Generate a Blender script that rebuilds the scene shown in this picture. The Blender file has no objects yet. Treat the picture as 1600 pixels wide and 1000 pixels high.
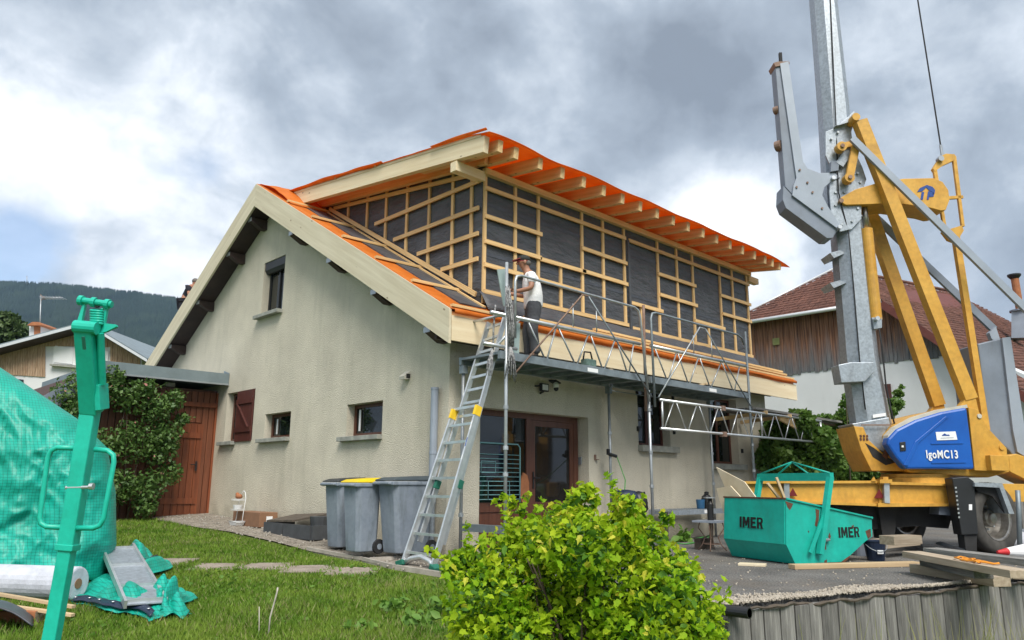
import bpy, bmesh, math, random
import numpy as np
from mathutils import Vector, Matrix, noise as mnoise
random.seed(7); RNG=np.random.default_rng(11)
sc=bpy.context.scene; COL=sc.collection
# ------------------------------------------------------------------ camera
FPX=1172.4; PI_,YA,RO=[math.radians(a) for a in (12.337,45.71,0.259)]
CAM=np.array([-7.0,-8.49,1.0])
_cp,_sp=math.cos(PI_),math.sin(PI_)
FW=np.array([math.cos(YA)*_cp,math.sin(YA)*_cp,_sp]); _R=np.array([math.sin(YA),-math.cos(YA),0.0]); _U=np.cross(_R,FW)
RT=math.cos(RO)*_R+math.sin(RO)*_U; UP=-math.sin(RO)*_R+math.cos(RO)*_U
HF=np.array([math.cos(YA),math.sin(YA),0.0]); HR=_R
cam=bpy.data.cameras.new('camera'); cam.sensor_width=36.0; cam.lens=36.0*FPX/1600; cam.clip_start=0.05; cam.clip_end=20000
camo=bpy.data.objects.new('camera',cam); COL.objects.link(camo)
camo.matrix_world=Matrix(((RT[0],UP[0],-FW[0],CAM[0]),(RT[1],UP[1],-FW[1],CAM[1]),(RT[2],UP[2],-FW[2],CAM[2]),(0,0,0,1)))
sc.camera=camo
# a pixel of the photograph (1600x1000) gives a direction; a plane gives the distance
def ray(x,y): return FW+RT*((x-800)/FPX)+UP*((500-y)/FPX)
def onX(x,y,X): d=ray(x,y); return CAM+d*((X-CAM[0])/d[0])
def onY(x,y,Y): d=ray(x,y); return CAM+d*((Y-CAM[1])/d[1])
def onZ(x,y,Z): d=ray(x,y); return CAM+d*((Z-CAM[2])/d[2])
def onD(x,y,D): d=ray(x,y); return CAM+d*(D/(d@HF))
def uv(x,y): p=np.array([x-CAM[0],y-CAM[1],0.]); return p@HF,p@HR
def xy(u,v): p=CAM+HF*u+HR*v; return p[0],p[1]
# ------------------------------------------------------------------ render settings
sc.render.engine='CYCLES'; sc.cycles.use_denoising=True
try: sc.cycles.denoiser='OPENIMAGEDENOISE'
except Exception: pass
sc.cycles.max_bounces=6; sc.cycles.diffuse_bounces=3; sc.cycles.glossy_bounces=3; sc.cycles.transmission_bounces=4; sc.cycles.transparent_max_bounces=6; sc.cycles.volume_bounces=0
sc.view_settings.view_transform='Standard'; sc.view_settings.look='None'; sc.view_settings.exposure=1.15; sc.view_settings.gamma=1.0; sc.view_settings.use_curve_mapping=False
# ------------------------------------------------------------------ sky
SUN_EL,SUN_AZ=math.radians(50),math.radians(-122)      # azimuth measured from +X towards +Y: light from the right and behind the camera
sd=np.array([math.cos(SUN_EL)*math.cos(SUN_AZ),math.cos(SUN_EL)*math.sin(SUN_AZ),math.sin(SUN_EL)])
w=bpy.data.worlds.new('World'); sc.world=w; w.use_nodes=True
nt=w.node_tree; nt.nodes.clear()
def N(t,**k):
    n=nt.nodes.new(t)
    for a,b in k.items(): setattr(n,a,b)
    return n
def L(a,b): nt.links.new(a,b)
def math_(op,a,b=None,c=None):
    n=N('ShaderNodeMath',operation=op)
    for i,s in enumerate((a,b,c)):
        if s is None: continue
        if hasattr(s,'links'): L(s,n.inputs[i])
        else: n.inputs[i].default_value=s
    return n.outputs[0]
tc=N('ShaderNodeTexCoord'); sep=N('ShaderNodeSeparateXYZ'); L(tc.outputs['Generated'],sep.inputs[0])
cmb=N('ShaderNodeVectorMath',operation='MULTIPLY'); L(tc.outputs['Generated'],cmb.inputs[0]); cmb.inputs[1].default_value=(1.0,1.0,1.25)
def noise(scale,detail,rough,off,dist=0.0):
    mp=N('ShaderNodeMapping'); mp.inputs['Location'].default_value=off; L(cmb.outputs[0],mp.inputs[0])
    n=N('ShaderNodeTexNoise'); n.inputs['Scale'].default_value=scale; n.inputs['Detail'].default_value=detail; n.inputs['Roughness'].default_value=rough; n.inputs['Distortion'].default_value=dist
    L(mp.outputs[0],n.inputs['Vector']); return n.outputs['Fac']
n1=noise(2.1,7,.5,(2.3,.7,0),.15); n2=noise(5.2,10,.56,(5.1,1.2,4),.35); n5=noise(13,8,.58,(1.7,6.2,2),.25)
def blob(px,py,width):                     # broad masses of the cloud deck as they stand over the place
    d=ray(px,py); d=d/np.linalg.norm(d)
    vm=N('ShaderNodeVectorMath',operation='DISTANCE'); L(tc.outputs['Generated'],vm.inputs[0]); vm.inputs[1].default_value=tuple(d)
    return math_('POWER',2.718,math_('MULTIPLY',math_('POWER',math_('DIVIDE',vm.outputs['Value'],width),2.0),-1.0))
val=math_('MULTIPLY_ADD',math_('SUBTRACT',n1,.5),1.2,.455)
val=math_('MULTIPLY_ADD',math_('SUBTRACT',n2,.5),1.0,val)
val=math_('MULTIPLY_ADD',math_('SUBTRACT',n5,.5),.42,val)
for px,py,wd,amt in ((60,300,.13,.09),(150,410,.15,.17),(330,300,.13,.08),(1120,345,.10,.26),(1010,110,.24,-.17),(650,60,.2,-.06),(1480,330,.26,-.12),(200,150,.16,-.14),(1160,130,.14,-.16),(520,200,.12,.05)):
    val=math_('MULTIPLY_ADD',blob(px,py,wd),amt,val)
cr=N('ShaderNodeValToRGB'); L(val,cr.inputs[0]); e=cr.color_ramp.elements
SKS=0.1
stops=((0.02,(.135,.16,.195)),(.28,(.215,.25,.295)),(.48,(.335,.37,.415)),(.64,(.49,.515,.545)),(.82,(.66,.665,.67)))
while len(e)<len(stops): e.new(.5)
for s_,(p_,c_) in zip(e,stops): s_.position=p_; s_.color=(*c_,1)
cm=N('ShaderNodeVectorMath',operation='SCALE'); L(cr.outputs[0],cm.inputs[0]); cm.inputs['Scale'].default_value=1/SKS
sky=N('ShaderNodeTexSky'); sky.sky_type='NISHITA'; sky.sun_disc=False; sky.sun_elevation=SUN_EL; sky.sun_rotation=math.radians(90)-SUN_AZ; sky.altitude=900
# gaps of blue where the deck is torn
n3=noise(5.,6,.5,(8.2,3.4,1),.2)
gap=math_('MULTIPLY_ADD',blob(15,395,.055),.34,n3)
g2=N('ShaderNodeMapRange'); L(gap,g2.inputs[0]); g2.inputs[1].default_value=.66; g2.inputs[2].default_value=.82; g2.inputs[3].default_value=0; g2.inputs[4].default_value=.55
mx=N('ShaderNodeMix',data_type='RGBA'); L(g2.outputs[0],mx.inputs[0]); L(cm.outputs[0],mx.inputs[6]); L(sky.outputs[0],mx.inputs[7])
bg=N('ShaderNodeBackground'); bg.inputs[1].default_value=SKS; L(mx.outputs[2],bg.inputs[0])
wo=N('ShaderNodeOutputWorld'); L(bg.outputs[0],wo.inputs[0])
# ------------------------------------------------------------------ sun behind thin cloud
sl=bpy.data.lights.new('sun','SUN'); sl.energy=2.0; sl.angle=math.radians(30); sl.color=(1.0,.95,.87)
so=bpy.data.objects.new('sun',sl); COL.objects.link(so); so.rotation_euler=Vector(-sd).to_track_quat('-Z','Y').to_euler(); so.location=(0,-10,30)
# ------------------------------------------------------------------ materials
def mat(name,col,rough=.65,metal=0.,var=.18,scale=4.,col2=None,bump=0.,bscale=40.,stretch=(1,1,1),rnd=0.,spec=.5,trans=0.,detail=6,dist=.01,coord='Object',fine=0.,voro=False):
    m=bpy.data.materials.new(name); m.use_nodes=True; t=m.node_tree; b=t.nodes['Principled BSDF']
    def nn(ty,**k):
        n=t.nodes.new(ty)
        for a,c in k.items(): setattr(n,a,c)
        return n
    tcn=nn('ShaderNodeTexCoord'); mp=nn('ShaderNodeMapping'); mp.inputs['Scale'].default_value=stretch
    t.links.new(tcn.outputs[coord],mp.inputs[0])
    no=nn('ShaderNodeTexNoise'); no.inputs['Scale'].default_value=scale; no.inputs['Detail'].default_value=detail; no.inputs['Roughness'].default_value=.62
    t.links.new(mp.outputs[0],no.inputs['Vector'])
    ramp=nn('ShaderNodeValToRGB'); a=np.array(col); 
    lo=a*(1-var) if col2 is None else a; hi=a*(1+var) if col2 is None else np.array(col2)
    ramp.color_ramp.elements[0].position=.32; ramp.color_ramp.elements[1].position=.68
    ramp.color_ramp.elements[0].color=(*lo,1); ramp.color_ramp.elements[1].color=(*np.clip(hi,0,1),1)
    t.links.new(no.outputs['Fac'],ramp.inputs[0]); out=ramp.outputs[0]
    if fine>0:
        n4=nn('ShaderNodeTexNoise'); n4.inputs['Scale'].default_value=bscale; n4.inputs['Detail'].default_value=3; t.links.new(mp.outputs[0],n4.inputs['Vector'])
        mr=nn('ShaderNodeMapRange'); mr.inputs[1].default_value=.3; mr.inputs[2].default_value=.7; mr.inputs[3].default_value=1-fine; mr.inputs[4].default_value=1+fine; t.links.new(n4.outputs['Fac'],mr.inputs[0])
        vm=nn('ShaderNodeVectorMath',operation='SCALE'); t.links.new(out,vm.inputs[0]); t.links.new(mr.outputs[0],vm.inputs['Scale']); out=vm.outputs[0]
    if rnd>0:
        oi=nn('ShaderNodeObjectInfo'); mr=nn('ShaderNodeMapRange'); mr.inputs[3].default_value=1-rnd; mr.inputs[4].default_value=1+rnd; t.links.new(oi.outputs['Random'],mr.inputs[0])
        vm=nn('ShaderNodeVectorMath',operation='SCALE'); t.links.new(out,vm.inputs[0]); t.links.new(mr.outputs[0],vm.inputs['Scale']); out=vm.outputs[0]
    t.links.new(out,b.inputs['Base Color'])
    b.inputs['Roughness'].default_value=rough; b.inputs['Metallic'].default_value=metal; b.inputs['Specular IOR Level'].default_value=spec
    if trans>0:
        b.inputs['Transmission Weight'].default_value=0
        tr=nn('ShaderNodeBsdfTranslucent'); t.links.new(out,tr.inputs[0]); ms=nn('ShaderNodeMixShader'); ms.inputs[0].default_value=trans
        t.links.new(b.outputs[0],ms.inputs[1]); t.links.new(tr.outputs[0],ms.inputs[2]); t.links.new(ms.outputs[0],t.nodes['Material Output'].inputs[0])
    if bump>0:
        if voro: nb=nn('ShaderNodeTexVoronoi'); nb.inputs['Scale'].default_value=bscale; fo=nb.outputs['Distance']
        else: nb=nn('ShaderNodeTexNoise'); nb.inputs['Scale'].default_value=bscale; nb.inputs['Detail'].default_value=4; fo=nb.outputs['Fac']
        t.links.new(mp.outputs[0],nb.inputs['Vector'])
        bu=nn('ShaderNodeBump'); bu.inputs['Strength'].default_value=bump; bu.inputs['Distance'].default_value=dist
        t.links.new(fo,bu.inputs['Height']); t.links.new(bu.outputs[0],b.inputs['Normal'])
    return m
def glass(name,tint,rough=.03):
    m=bpy.data.materials.new(name); m.use_nodes=True; t=m.node_tree; b=t.nodes['Principled BSDF']
    no=t.nodes.new('ShaderNodeTexNoise'); no.inputs['Scale'].default_value=2.5; cr_=t.nodes.new('ShaderNodeValToRGB'); a=np.array(tint)
    cr_.color_ramp.elements[0].color=(*(a*.5),1); cr_.color_ramp.elements[1].color=(*(a*1.4),1); t.links.new(no.outputs['Fac'],cr_.inputs[0]); t.links.new(cr_.outputs[0],b.inputs['Base Color'])
    b.inputs['Roughness'].default_value=rough; b.inputs['Specular IOR Level'].default_value=.6
    return m
MT={}
def dm(k,*a,**q): MT[k]=mat(k,*a,**q)
dm('render_wall',(.62,.575,.465),.95,var=.10,scale=1.1,bump=.9,bscale=55,dist=.02,fine=.10,spec=.15)
dm('reveal',(.50,.48,.41),.9,var=.10,scale=6,bump=.2,bscale=60)
dm('sill',(.30,.305,.27),.85,var=.25,scale=7,bump=.3,bscale=50)
dm('batten',(.62,.385,.16),.7,col2=(.82,.57,.28),scale=3,stretch=(.6,14,14),rnd=.13,bump=.15,bscale=20)
dm('beam_wood',(.62,.40,.18),.65,col2=(.80,.58,.31),scale=2.2,stretch=(.5,9,9),rnd=.10,bump=.1,bscale=20)
dm('board_pale',(.56,.49,.345),.7,col2=(.70,.63,.47),scale=2.0,stretch=(.4,8,8),rnd=.04,bump=.1,bscale=30)
dm('fascia_wood',(.72,.58,.37),.65,col2=(.82,.70,.49),scale=2.0,stretch=(.4,8,8),rnd=.03,bump=.1,bscale=30)
dm('orange_sheet',(.76,.21,.018),.6,col2=(.88,.31,.045),scale=2.5,bump=.5,bscale=5,dist=.05,trans=.5)
dm('dark_sheet',(.042,.045,.053),.55,col2=(.085,.09,.10),scale=1.6,stretch=(1,1,3),bump=.8,bscale=4,dist=.05)
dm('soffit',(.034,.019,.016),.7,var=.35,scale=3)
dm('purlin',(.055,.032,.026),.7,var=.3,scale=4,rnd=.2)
dm('cap_metal',(.38,.41,.44),.4,metal=.6,var=.1)
dm('zinc',(.21,.26,.28),.45,metal=.35,var=.16,scale=2.2)
dm('galva',(.36,.40,.44),.45,metal=.55,var=.22,scale=22,bump=.05,bscale=60)
dm('steel_tube',(.42,.45,.47),.42,metal=.6,var=.22,scale=6,rnd=.18)
dm('steel_blue',(.23,.27,.295),.5,metal=.45,var=.2,scale=5,rnd=.1)
dm('rust_tube',(.19,.11,.075),.7,metal=.2,col2=(.28,.20,.16),scale=9,rnd=.1)
dm('alu',(.62,.64,.65),.35,metal=.75,var=.12,scale=8,rnd=.06)
dm('yellow',(.52,.265,.032),.5,col2=(.64,.36,.06),scale=1.8,bump=.05,bscale=15,fine=.10)
dm('yellow_bright',(.85,.55,.02),.5,var=.08)
dm('blue_cover',(.004,.075,.36),.35,col2=(.008,.11,.46),scale=1.3)
dm('crane_grey',(.19,.22,.27),.5,var=.14,scale=2.2,metal=.15)
dm('crane_grey_light',(.30,.34,.40),.5,var=.1,scale=2,metal=.15)
dm('teal',(.004,.34,.265),.5,col2=(.010,.44,.35),scale=2.2,fine=.06,bump=.1,bscale=14)
dm('teal_hoist',(.004,.40,.28),.42,col2=(.012,.49,.36),scale=2.5,fine=.05)
dm('rusty',(.07,.03,.018),.85,col2=(.15,.06,.03),scale=14,bump=.3)
dm('black_rubber',(.018,.018,.02),.8,var=.3,scale=10,bump=.2,bscale=30)
dm('black_plastic',(.015,.016,.018),.45,var=.2)
dm('tyre',(.045,.042,.038),.9,col2=(.085,.08,.072),scale=6,bump=.3,bscale=25)
dm('chrome',(.34,.32,.29),.38,metal=.85,var=.35,scale=9)
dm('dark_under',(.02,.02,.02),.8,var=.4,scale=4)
dm('brown_wood',(.13,.035,.014),.5,col2=(.26,.075,.028),scale=2.5,stretch=(6,6,.5),rnd=.18)
dm('brown_plank',(.105,.034,.016),.55,col2=(.215,.072,.032),scale=2.5,stretch=(.5,6,6),rnd=.18)
dm('brown_frame',(.085,.030,.018),.45,col2=(.14,.052,.030),scale=4,stretch=(5,5,.6))
dm('shutter_wood',(.055,.014,.011),.55,col2=(.10,.028,.02),scale=4,stretch=(5,5,.6),rnd=.15)
MT['glass_dark']=glass('glass_dark',(.010,.014,.014)); MT['glass_door']=glass('glass_door',(.022,.020,.018),.05)
dm('asphalt',(.10,.098,.095),.95,col2=(.185,.18,.17),scale=1.2,bump=.9,bscale=48,fine=.6,spec=.2,dist=.02)
dm('gravel',(.30,.255,.20),.9,col2=(.55,.50,.42),scale=14,rnd=.1)
dm('earth_gravel',(.17,.145,.115),.95,col2=(.34,.30,.25),scale=7,bump=.9,bscale=35,fine=.4,dist=.03)
dm('pebble',(.20,.175,.145),.9,col2=(.42,.39,.34),scale=5,coord='Object')
dm('slab',(.22,.18,.145),.95,col2=(.34,.29,.24),scale=5,bump=.8,bscale=60,fine=.25,rnd=.08)
dm('kerb',(.33,.30,.26),.95,var=.2,scale=6,bump=.4)
dm('lawn',(.055,.10,.014),.95,col2=(.13,.165,.035),scale=2.2,bump=.8,bscale=30,fine=.3,spec=.1,dist=.04)
dm('grass_blade',(.078,.185,.012),.7,col2=(.225,.325,.045),scale=1.7,trans=.3,detail=9,spec=.25)
dm('weed_leaf',(.08,.20,.02),.6,col2=(.17,.30,.045),scale=5,trans=.25)
dm('dry_grass',(.30,.27,.12),.8,col2=(.20,.24,.07),scale=5,trans=.2)
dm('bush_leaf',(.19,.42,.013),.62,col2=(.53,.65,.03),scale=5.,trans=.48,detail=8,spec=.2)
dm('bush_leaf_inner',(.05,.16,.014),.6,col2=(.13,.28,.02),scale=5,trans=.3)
dm('bush_leaf_young',(.40,.46,.03),.5,col2=(.62,.56,.05),scale=4,trans=.35,spec=.35,rnd=.15)
dm('rose_leaf',(.045,.115,.022),.55,col2=(.13,.22,.05),scale=4,trans=.2)
dm('rose_flower',(.30,.10,.09),.7,col2=(.42,.22,.17),scale=6)
dm('hedge_leaf',(.06,.15,.022),.55,col2=(.17,.28,.05),scale=2.5,trans=.35)
dm('tree_leaf',(.035,.075,.02),.6,col2=(.09,.14,.04),scale=.6,trans=.2)
dm('bark',(.09,.065,.045),.9,var=.3,scale=8,bump=.4)
dm('dead_stick',(.45,.42,.35),.85,var=.2,scale=9)
dm('forest',(.007,.018,.015),.95,col2=(.030,.050,.032),scale=.016,spec=.05,detail=12)
dm('old_board',(.085,.082,.078),.9,col2=(.245,.238,.222),scale=2.6,stretch=(.5,9,9),rnd=.28,bump=.35,bscale=16,fine=.25)
dm('old_board_edge',(.09,.072,.055),.95,var=.35,scale=8,bump=.5)
dm('sleeper',(.27,.21,.145),.9,col2=(.42,.35,.26),scale=3,stretch=(.6,8,8),rnd=.25,bump=.3,bscale=20)
dm('sawn_plank',(.46,.32,.175),.8,col2=(.60,.45,.27),scale=2.5,stretch=(.5,8,8),rnd=.12)
dm('plywood',(.60,.50,.33),.75,col2=(.72,.63,.46),scale=3,rnd=.06)
dm('white_wall',(.62,.63,.64),.9,var=.06,scale=.6,bump=.1)
dm('barn_tile',(.095,.042,.032),.85,col2=(.21,.092,.066),scale=2.4,detail=10,fine=.25,bscale=9)
dm('roof_edge_red',(.12,.03,.022),.7,var=.2)
dm('gutter_white',(.62,.64,.66),.45,metal=.3,var=.06)
dm('house_board',(.30,.19,.115),.9,col2=(.44,.31,.21),scale=1.5,stretch=(8,8,.5),fine=.25,bscale=6)
dm('bin_grey',(.19,.225,.275),.55,col2=(.25,.285,.335),scale=3,rnd=.07,bump=.06,bscale=20,fine=.07)
dm('bin_lid_dark',(.03,.034,.036),.5,var=.2); dm('bin_lid_yellow',(.72,.52,.01),.45,var=.1)
dm('bin_lid_slate',(.05,.065,.075),.5,var=.2)
dm('cardboard',(.235,.125,.07),.85,var=.12,scale=4); dm('white_paint',(.75,.76,.76),.5,var=.05); dm('paper_white',(.78,.79,.80),.6,var=.03)
dm('planter_grey',(.055,.06,.066),.7,var=.25,scale=5); dm('dark_soil',(.04,.033,.026),.95,var=.3,bump=.5)
dm('skin',(.36,.175,.11),.55,var=.1,scale=9); dm('shirt_white',(.78,.78,.79),.85,var=.05,scale=5,bump=.4,bscale=14,dist=.03)
dm('trousers',(.055,.058,.066),.9,var=.25,scale=8,bump=.5,bscale=14,dist=.03); dm('navy_shirt',(.012,.014,.024),.9,var=.2); dm('cap_dark',(.022,.024,.022),.8,var=.2); dm('cap_red',(.22,.015,.02),.6,var=.1); dm('hair_grey',(.14,.13,.12),.8,var=.2); dm('boot',(.02,.018,.017),.8,var=.2)
dm('rope',(.42,.42,.42),.9,col2=(.05,.05,.055),scale=30,coord='Object',detail=2)
dm('sheet_green',(.34,.43,.41),.4,var=.06,metal=.2); dm('tool_green',(.10,.16,.14),.5,var=.3,scale=12)
dm('fleece',(.50,.52,.58),.9,var=.14,scale=9,bump=.4,bscale=30); dm('bitumen',(.06,.065,.08),.5,var=.3,scale=4)
dm('brick_orange',(.34,.13,.055),.85,var=.2,scale=7); dm('hose_green',(.04,.24,.04),.5,var=.1)
dm('red_print',(.50,.02,.025),.5,var=.1); dm('black_print',(.008,.008,.009),.6,var=.1); dm('blue_print',(.012,.06,.27),.5,var=.1); dm('triangle_red',(.16,.012,.014),.35,var=.15)
dm('blue_pack',(.03,.12,.25),.5,var=.2); dm('navy_plastic',(.012,.022,.05),.4,var=.2); dm('orange_strap',(.72,.27,.02),.7,var=.15); dm('green_rubber',(.01,.13,.085),.6,var=.1)
def tarp_mat():                                # woven sheet: fine grid of reinforcing threads
    m=mat('tarp_green',(.0,.30,.215),.5,col2=(.004,.42,.32),scale=1.6,bump=.6,bscale=4.5,dist=.05,trans=.04); t=m.node_tree; b=t.nodes['Principled BSDF']
    g=t.nodes.new('ShaderNodeTexCoord'); lines=[]
    base=b.inputs['Base Color'].links[0].from_socket
    wv=[]
    SCALE_T=9.5
    for ax in ('X','Z'):
        wn=t.nodes.new('ShaderNodeTexWave'); wn.wave_type='BANDS'; wn.bands_direction=ax; wn.inputs['Scale'].default_value=SCALE_T; wn.inputs['Distortion'].default_value=1.2; wn.inputs['Detail Scale'].default_value=.6
        t.links.new(g.outputs['Object'],wn.inputs['Vector']); r=t.nodes.new('ShaderNodeMapRange'); r.inputs[1].default_value=.91; r.inputs[2].default_value=.99; r.inputs[3].default_value=1.0; r.inputs[4].default_value=.58
        t.links.new(wn.outputs['Fac'],r.inputs[0]); wv.append(r.outputs[0])
    mu=t.nodes.new('ShaderNodeMath'); mu.operation='MULTIPLY'; t.links.new(wv[0],mu.inputs[0]); t.links.new(wv[1],mu.inputs[1])
    vm=t.nodes.new('ShaderNodeVectorMath'); vm.operation='SCALE'; t.links.new(base,vm.inputs[0]); t.links.new(mu.outputs[0],vm.inputs['Scale']); t.links.new(vm.outputs[0],b.inputs['Base Color'])
    MT['tarp_green']=m
tarp_mat()
def barn_wood():                               # weathered boards: grey where rain reaches, brown under the eave
    m=mat('barn_board',(.075,.078,.085),.9,col2=(.17,.17,.175),scale=2.2,stretch=(9,9,.45),fine=.3,bscale=7); t=m.node_tree; b=t.nodes['Principled BSDF']; base=b.inputs['Base Color'].links[0].from_socket
    g=t.nodes.new('ShaderNodeTexCoord'); s=t.nodes.new('ShaderNodeSeparateXYZ'); t.links.new(g.outputs['Object'],s.inputs[0])
    n=t.nodes.new('ShaderNodeTexNoise'); n.inputs['Scale'].default_value=1.2; n.inputs['Detail'].default_value=8; mp=t.nodes.new('ShaderNodeMapping'); mp.inputs['Scale'].default_value=(4,4,.25); t.links.new(g.outputs['Object'],mp.inputs[0]); t.links.new(mp.outputs[0],n.inputs['Vector'])
    ad=t.nodes.new('ShaderNodeMath'); ad.operation='MULTIPLY_ADD'; t.links.new(n.outputs['Fac'],ad.inputs[0]); ad.inputs[1].default_value=2.4; t.links.new(s.outputs[2],ad.inputs[2])
    r=t.nodes.new('ShaderNodeMapRange'); r.inputs[1].default_value=7.0; r.inputs[2].default_value=8.3; t.links.new(ad.outputs[0],r.inputs[0])
    n2_=t.nodes.new('ShaderNodeTexNoise'); n2_.inputs['Scale'].default_value=2.0; mp2=t.nodes.new('ShaderNodeMapping'); mp2.inputs['Scale'].default_value=(9,9,.4); t.links.new(g.outputs['Object'],mp2.inputs[0]); t.links.new(mp2.outputs[0],n2_.inputs['Vector'])
    cr_=t.nodes.new('ShaderNodeValToRGB'); cr_.color_ramp.elements[0].position=.3; cr_.color_ramp.elements[1].position=.7; cr_.color_ramp.elements[0].color=(.085,.033,.018,1); cr_.color_ramp.elements[1].color=(.30,.145,.08,1); t.links.new(n2_.outputs['Fac'],cr_.inputs[0])
    mx_=t.nodes.new('ShaderNodeMix'); mx_.data_type='RGBA'; t.links.new(r.outputs[0],mx_.inputs[0]); t.links.new(base,mx_.inputs[6]); t.links.new(cr_.outputs[0],mx_.inputs[7]); t.links.new(mx_.outputs[2],b.inputs['Base Color'])
    MT['barn_board']=m
barn_wood()
# ------------------------------------------------------------------ mesh helpers
WL={}                                            # world location of every parent
def v3(p): return np.array(p,float)
def nrm(a): a=v3(a); return a/np.linalg.norm(a)
class MB:
    def __init__(s): s.v=[]; s.f=[]
    def add(s,vs,fs):
        o=len(s.v); s.v+= [tuple(map(float,p)) for p in vs]; s.f+=[tuple(i+o for i in q) for q in fs]; return s
    def mm(s,a,b):
        (x0,y0,z0),(x1,y1,z1)=np.minimum(a,b),np.maximum(a,b)
        return s.add([(x0,y0,z0),(x1,y0,z0),(x1,y1,z0),(x0,y1,z0),(x0,y0,z1),(x1,y0,z1),(x1,y1,z1),(x0,y1,z1)],[(3,2,1,0),(4,5,6,7),(0,1,5,4),(1,2,6,5),(2,3,7,6),(3,0,4,7)])
    def box(s,c,sz): c=v3(c); h=v3(sz)/2; return s.mm(c-h,c+h)
    def bar(s,p0,p1,w,h,up=(0,0,1)):
        p0,p1=v3(p0),v3(p1); d=nrm(p1-p0); u=v3(up); 
        if abs(d@nrm(u))>.98: u=v3((1,0,0)) if abs(d[0])<.9 else v3((0,1,0))
        r=nrm(np.cross(d,u)); u=np.cross(r,d); q=[]
        for p in (p0,p1): q+=[p-r*w/2-u*h/2,p+r*w/2-u*h/2,p+r*w/2+u*h/2,p-r*w/2+u*h/2]
        return s.add(q,[(0,3,2,1),(4,5,6,7),(0,1,5,4),(1,2,6,5),(2,3,7,6),(3,0,4,7)])
    def tube(s,p0,p1,r,n=8,r2=None,cap=True): return s.path([p0,p1],[r,r if r2 is None else r2],n,cap)
    def path(s,pts,r,n=8,cap=True,closed=False):
        pts=[v3(p) for p in pts]; k=len(pts); rs=r if hasattr(r,'__len__') else [r]*k
        d0=nrm(pts[1]-pts[0]); a=v3((0,0,1)) if abs(d0[2])<.9 else v3((1,0,0)); x=nrm(np.cross(d0,a)); vs=[]
        for i,p in enumerate(pts):
            if closed: d=nrm(pts[(i+1)%k]-pts[i-1])
            else: d=nrm(pts[min(i+1,k-1)]-pts[max(i-1,0)])
            x=nrm(x-d*(x@d)); y=np.cross(d,x)
            for j in range(n): t=2*math.pi*j/n; vs.append(p+(x*math.cos(t)+y*math.sin(t))*rs[i])
        fs=[]
        for i in range(k if closed else k-1):
            i2=(i+1)%k
            for j in range(n): fs.append((i*n+j,i*n+(j+1)%n,i2*n+(j+1)%n,i2*n+j))
        if cap and not closed: fs+=[tuple(range(n-1,-1,-1)),tuple(range((k-1)*n,k*n))]
        return s.add(vs,fs)
    def prism(s,poly,vec):
        poly=[v3(p) for p in poly]; n=len(poly); vec=v3(vec)
        nn_=np.zeros(3)
        for i in range(n): nn_+=np.cross(poly[i]-poly[0],poly[(i+1)%n]-poly[0])
        if nn_@vec>0: poly=poly[::-1]
        return s.add(poly+[p+vec for p in poly],[tuple(range(n)),tuple(range(2*n-1,n-1,-1))]+[(i,n+i,n+(i+1)%n,(i+1)%n) for i in range(n)])
    def loft(s,rings,cap=True):
        n=len(rings[0]); vs=[p for r in rings for p in r]; fs=[]
        for i in range(len(rings)-1):
            for j in range(n): fs.append((i*n+j,i*n+(j+1)%n,(i+1)*n+(j+1)%n,(i+1)*n+j))
        if cap: fs+=[tuple(range(n-1,-1,-1)),tuple(range((len(rings)-1)*n,len(rings)*n))]
        return s.add(vs,fs)
    def lathe(s,prof,c=(0,0,0),n=16,axis=2):
        rings=[]
        for r,z in prof:
            ring=[]
            for j in range(n):
                t=2*math.pi*j/n; q=[r*math.cos(t),r*math.sin(t),z]
                if axis==1: q=[q[0],q[2],-q[1]]
                if axis==0: q=[q[2],q[0],q[1]]
                ring.append(v3(c)+v3(q))
            rings.append(ring)
        return s.loft(rings)
    def ell(s,c,r,n=12,m=8):
        c=v3(c); vs=[c+v3((0,0,-r[2]))]; fs=[]
        for i in range(1,m):
            a=-math.pi/2+math.pi*i/m
            for j in range(n): t=2*math.pi*j/n; vs.append(c+v3((r[0]*math.cos(a)*math.cos(t),r[1]*math.cos(a)*math.sin(t),r[2]*math.sin(a))))
        vs.append(c+v3((0,0,r[2]))); last=len(vs)-1
        for j in range(n): fs.append((0,1+(j+1)%n,1+j)); fs.append((last,1+(m-2)*n+j,1+(m-2)*n+(j+1)%n))
        for i in range(m-2):
            for j in range(n): fs.append((1+i*n+j,1+i*n+(j+1)%n,1+(i+1)*n+(j+1)%n,1+(i+1)*n+j))
        return s.add(vs,fs)
def tagit(o,label=None,cat=None,group=None,kind=None):
    if label: o['label']=label
    if cat: o['category']=cat
    if group: o['group']=group
    if kind: o['kind']=kind
    return o
def thing(name,loc,label,cat,group=None,rz=0.):
    o=bpy.data.objects.new(name,None); COL.objects.link(o); o.location=loc; o.rotation_euler[2]=rz; o.empty_display_size=.2; WL[o.name]=v3(loc); return tagit(o,label,cat,group)
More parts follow.
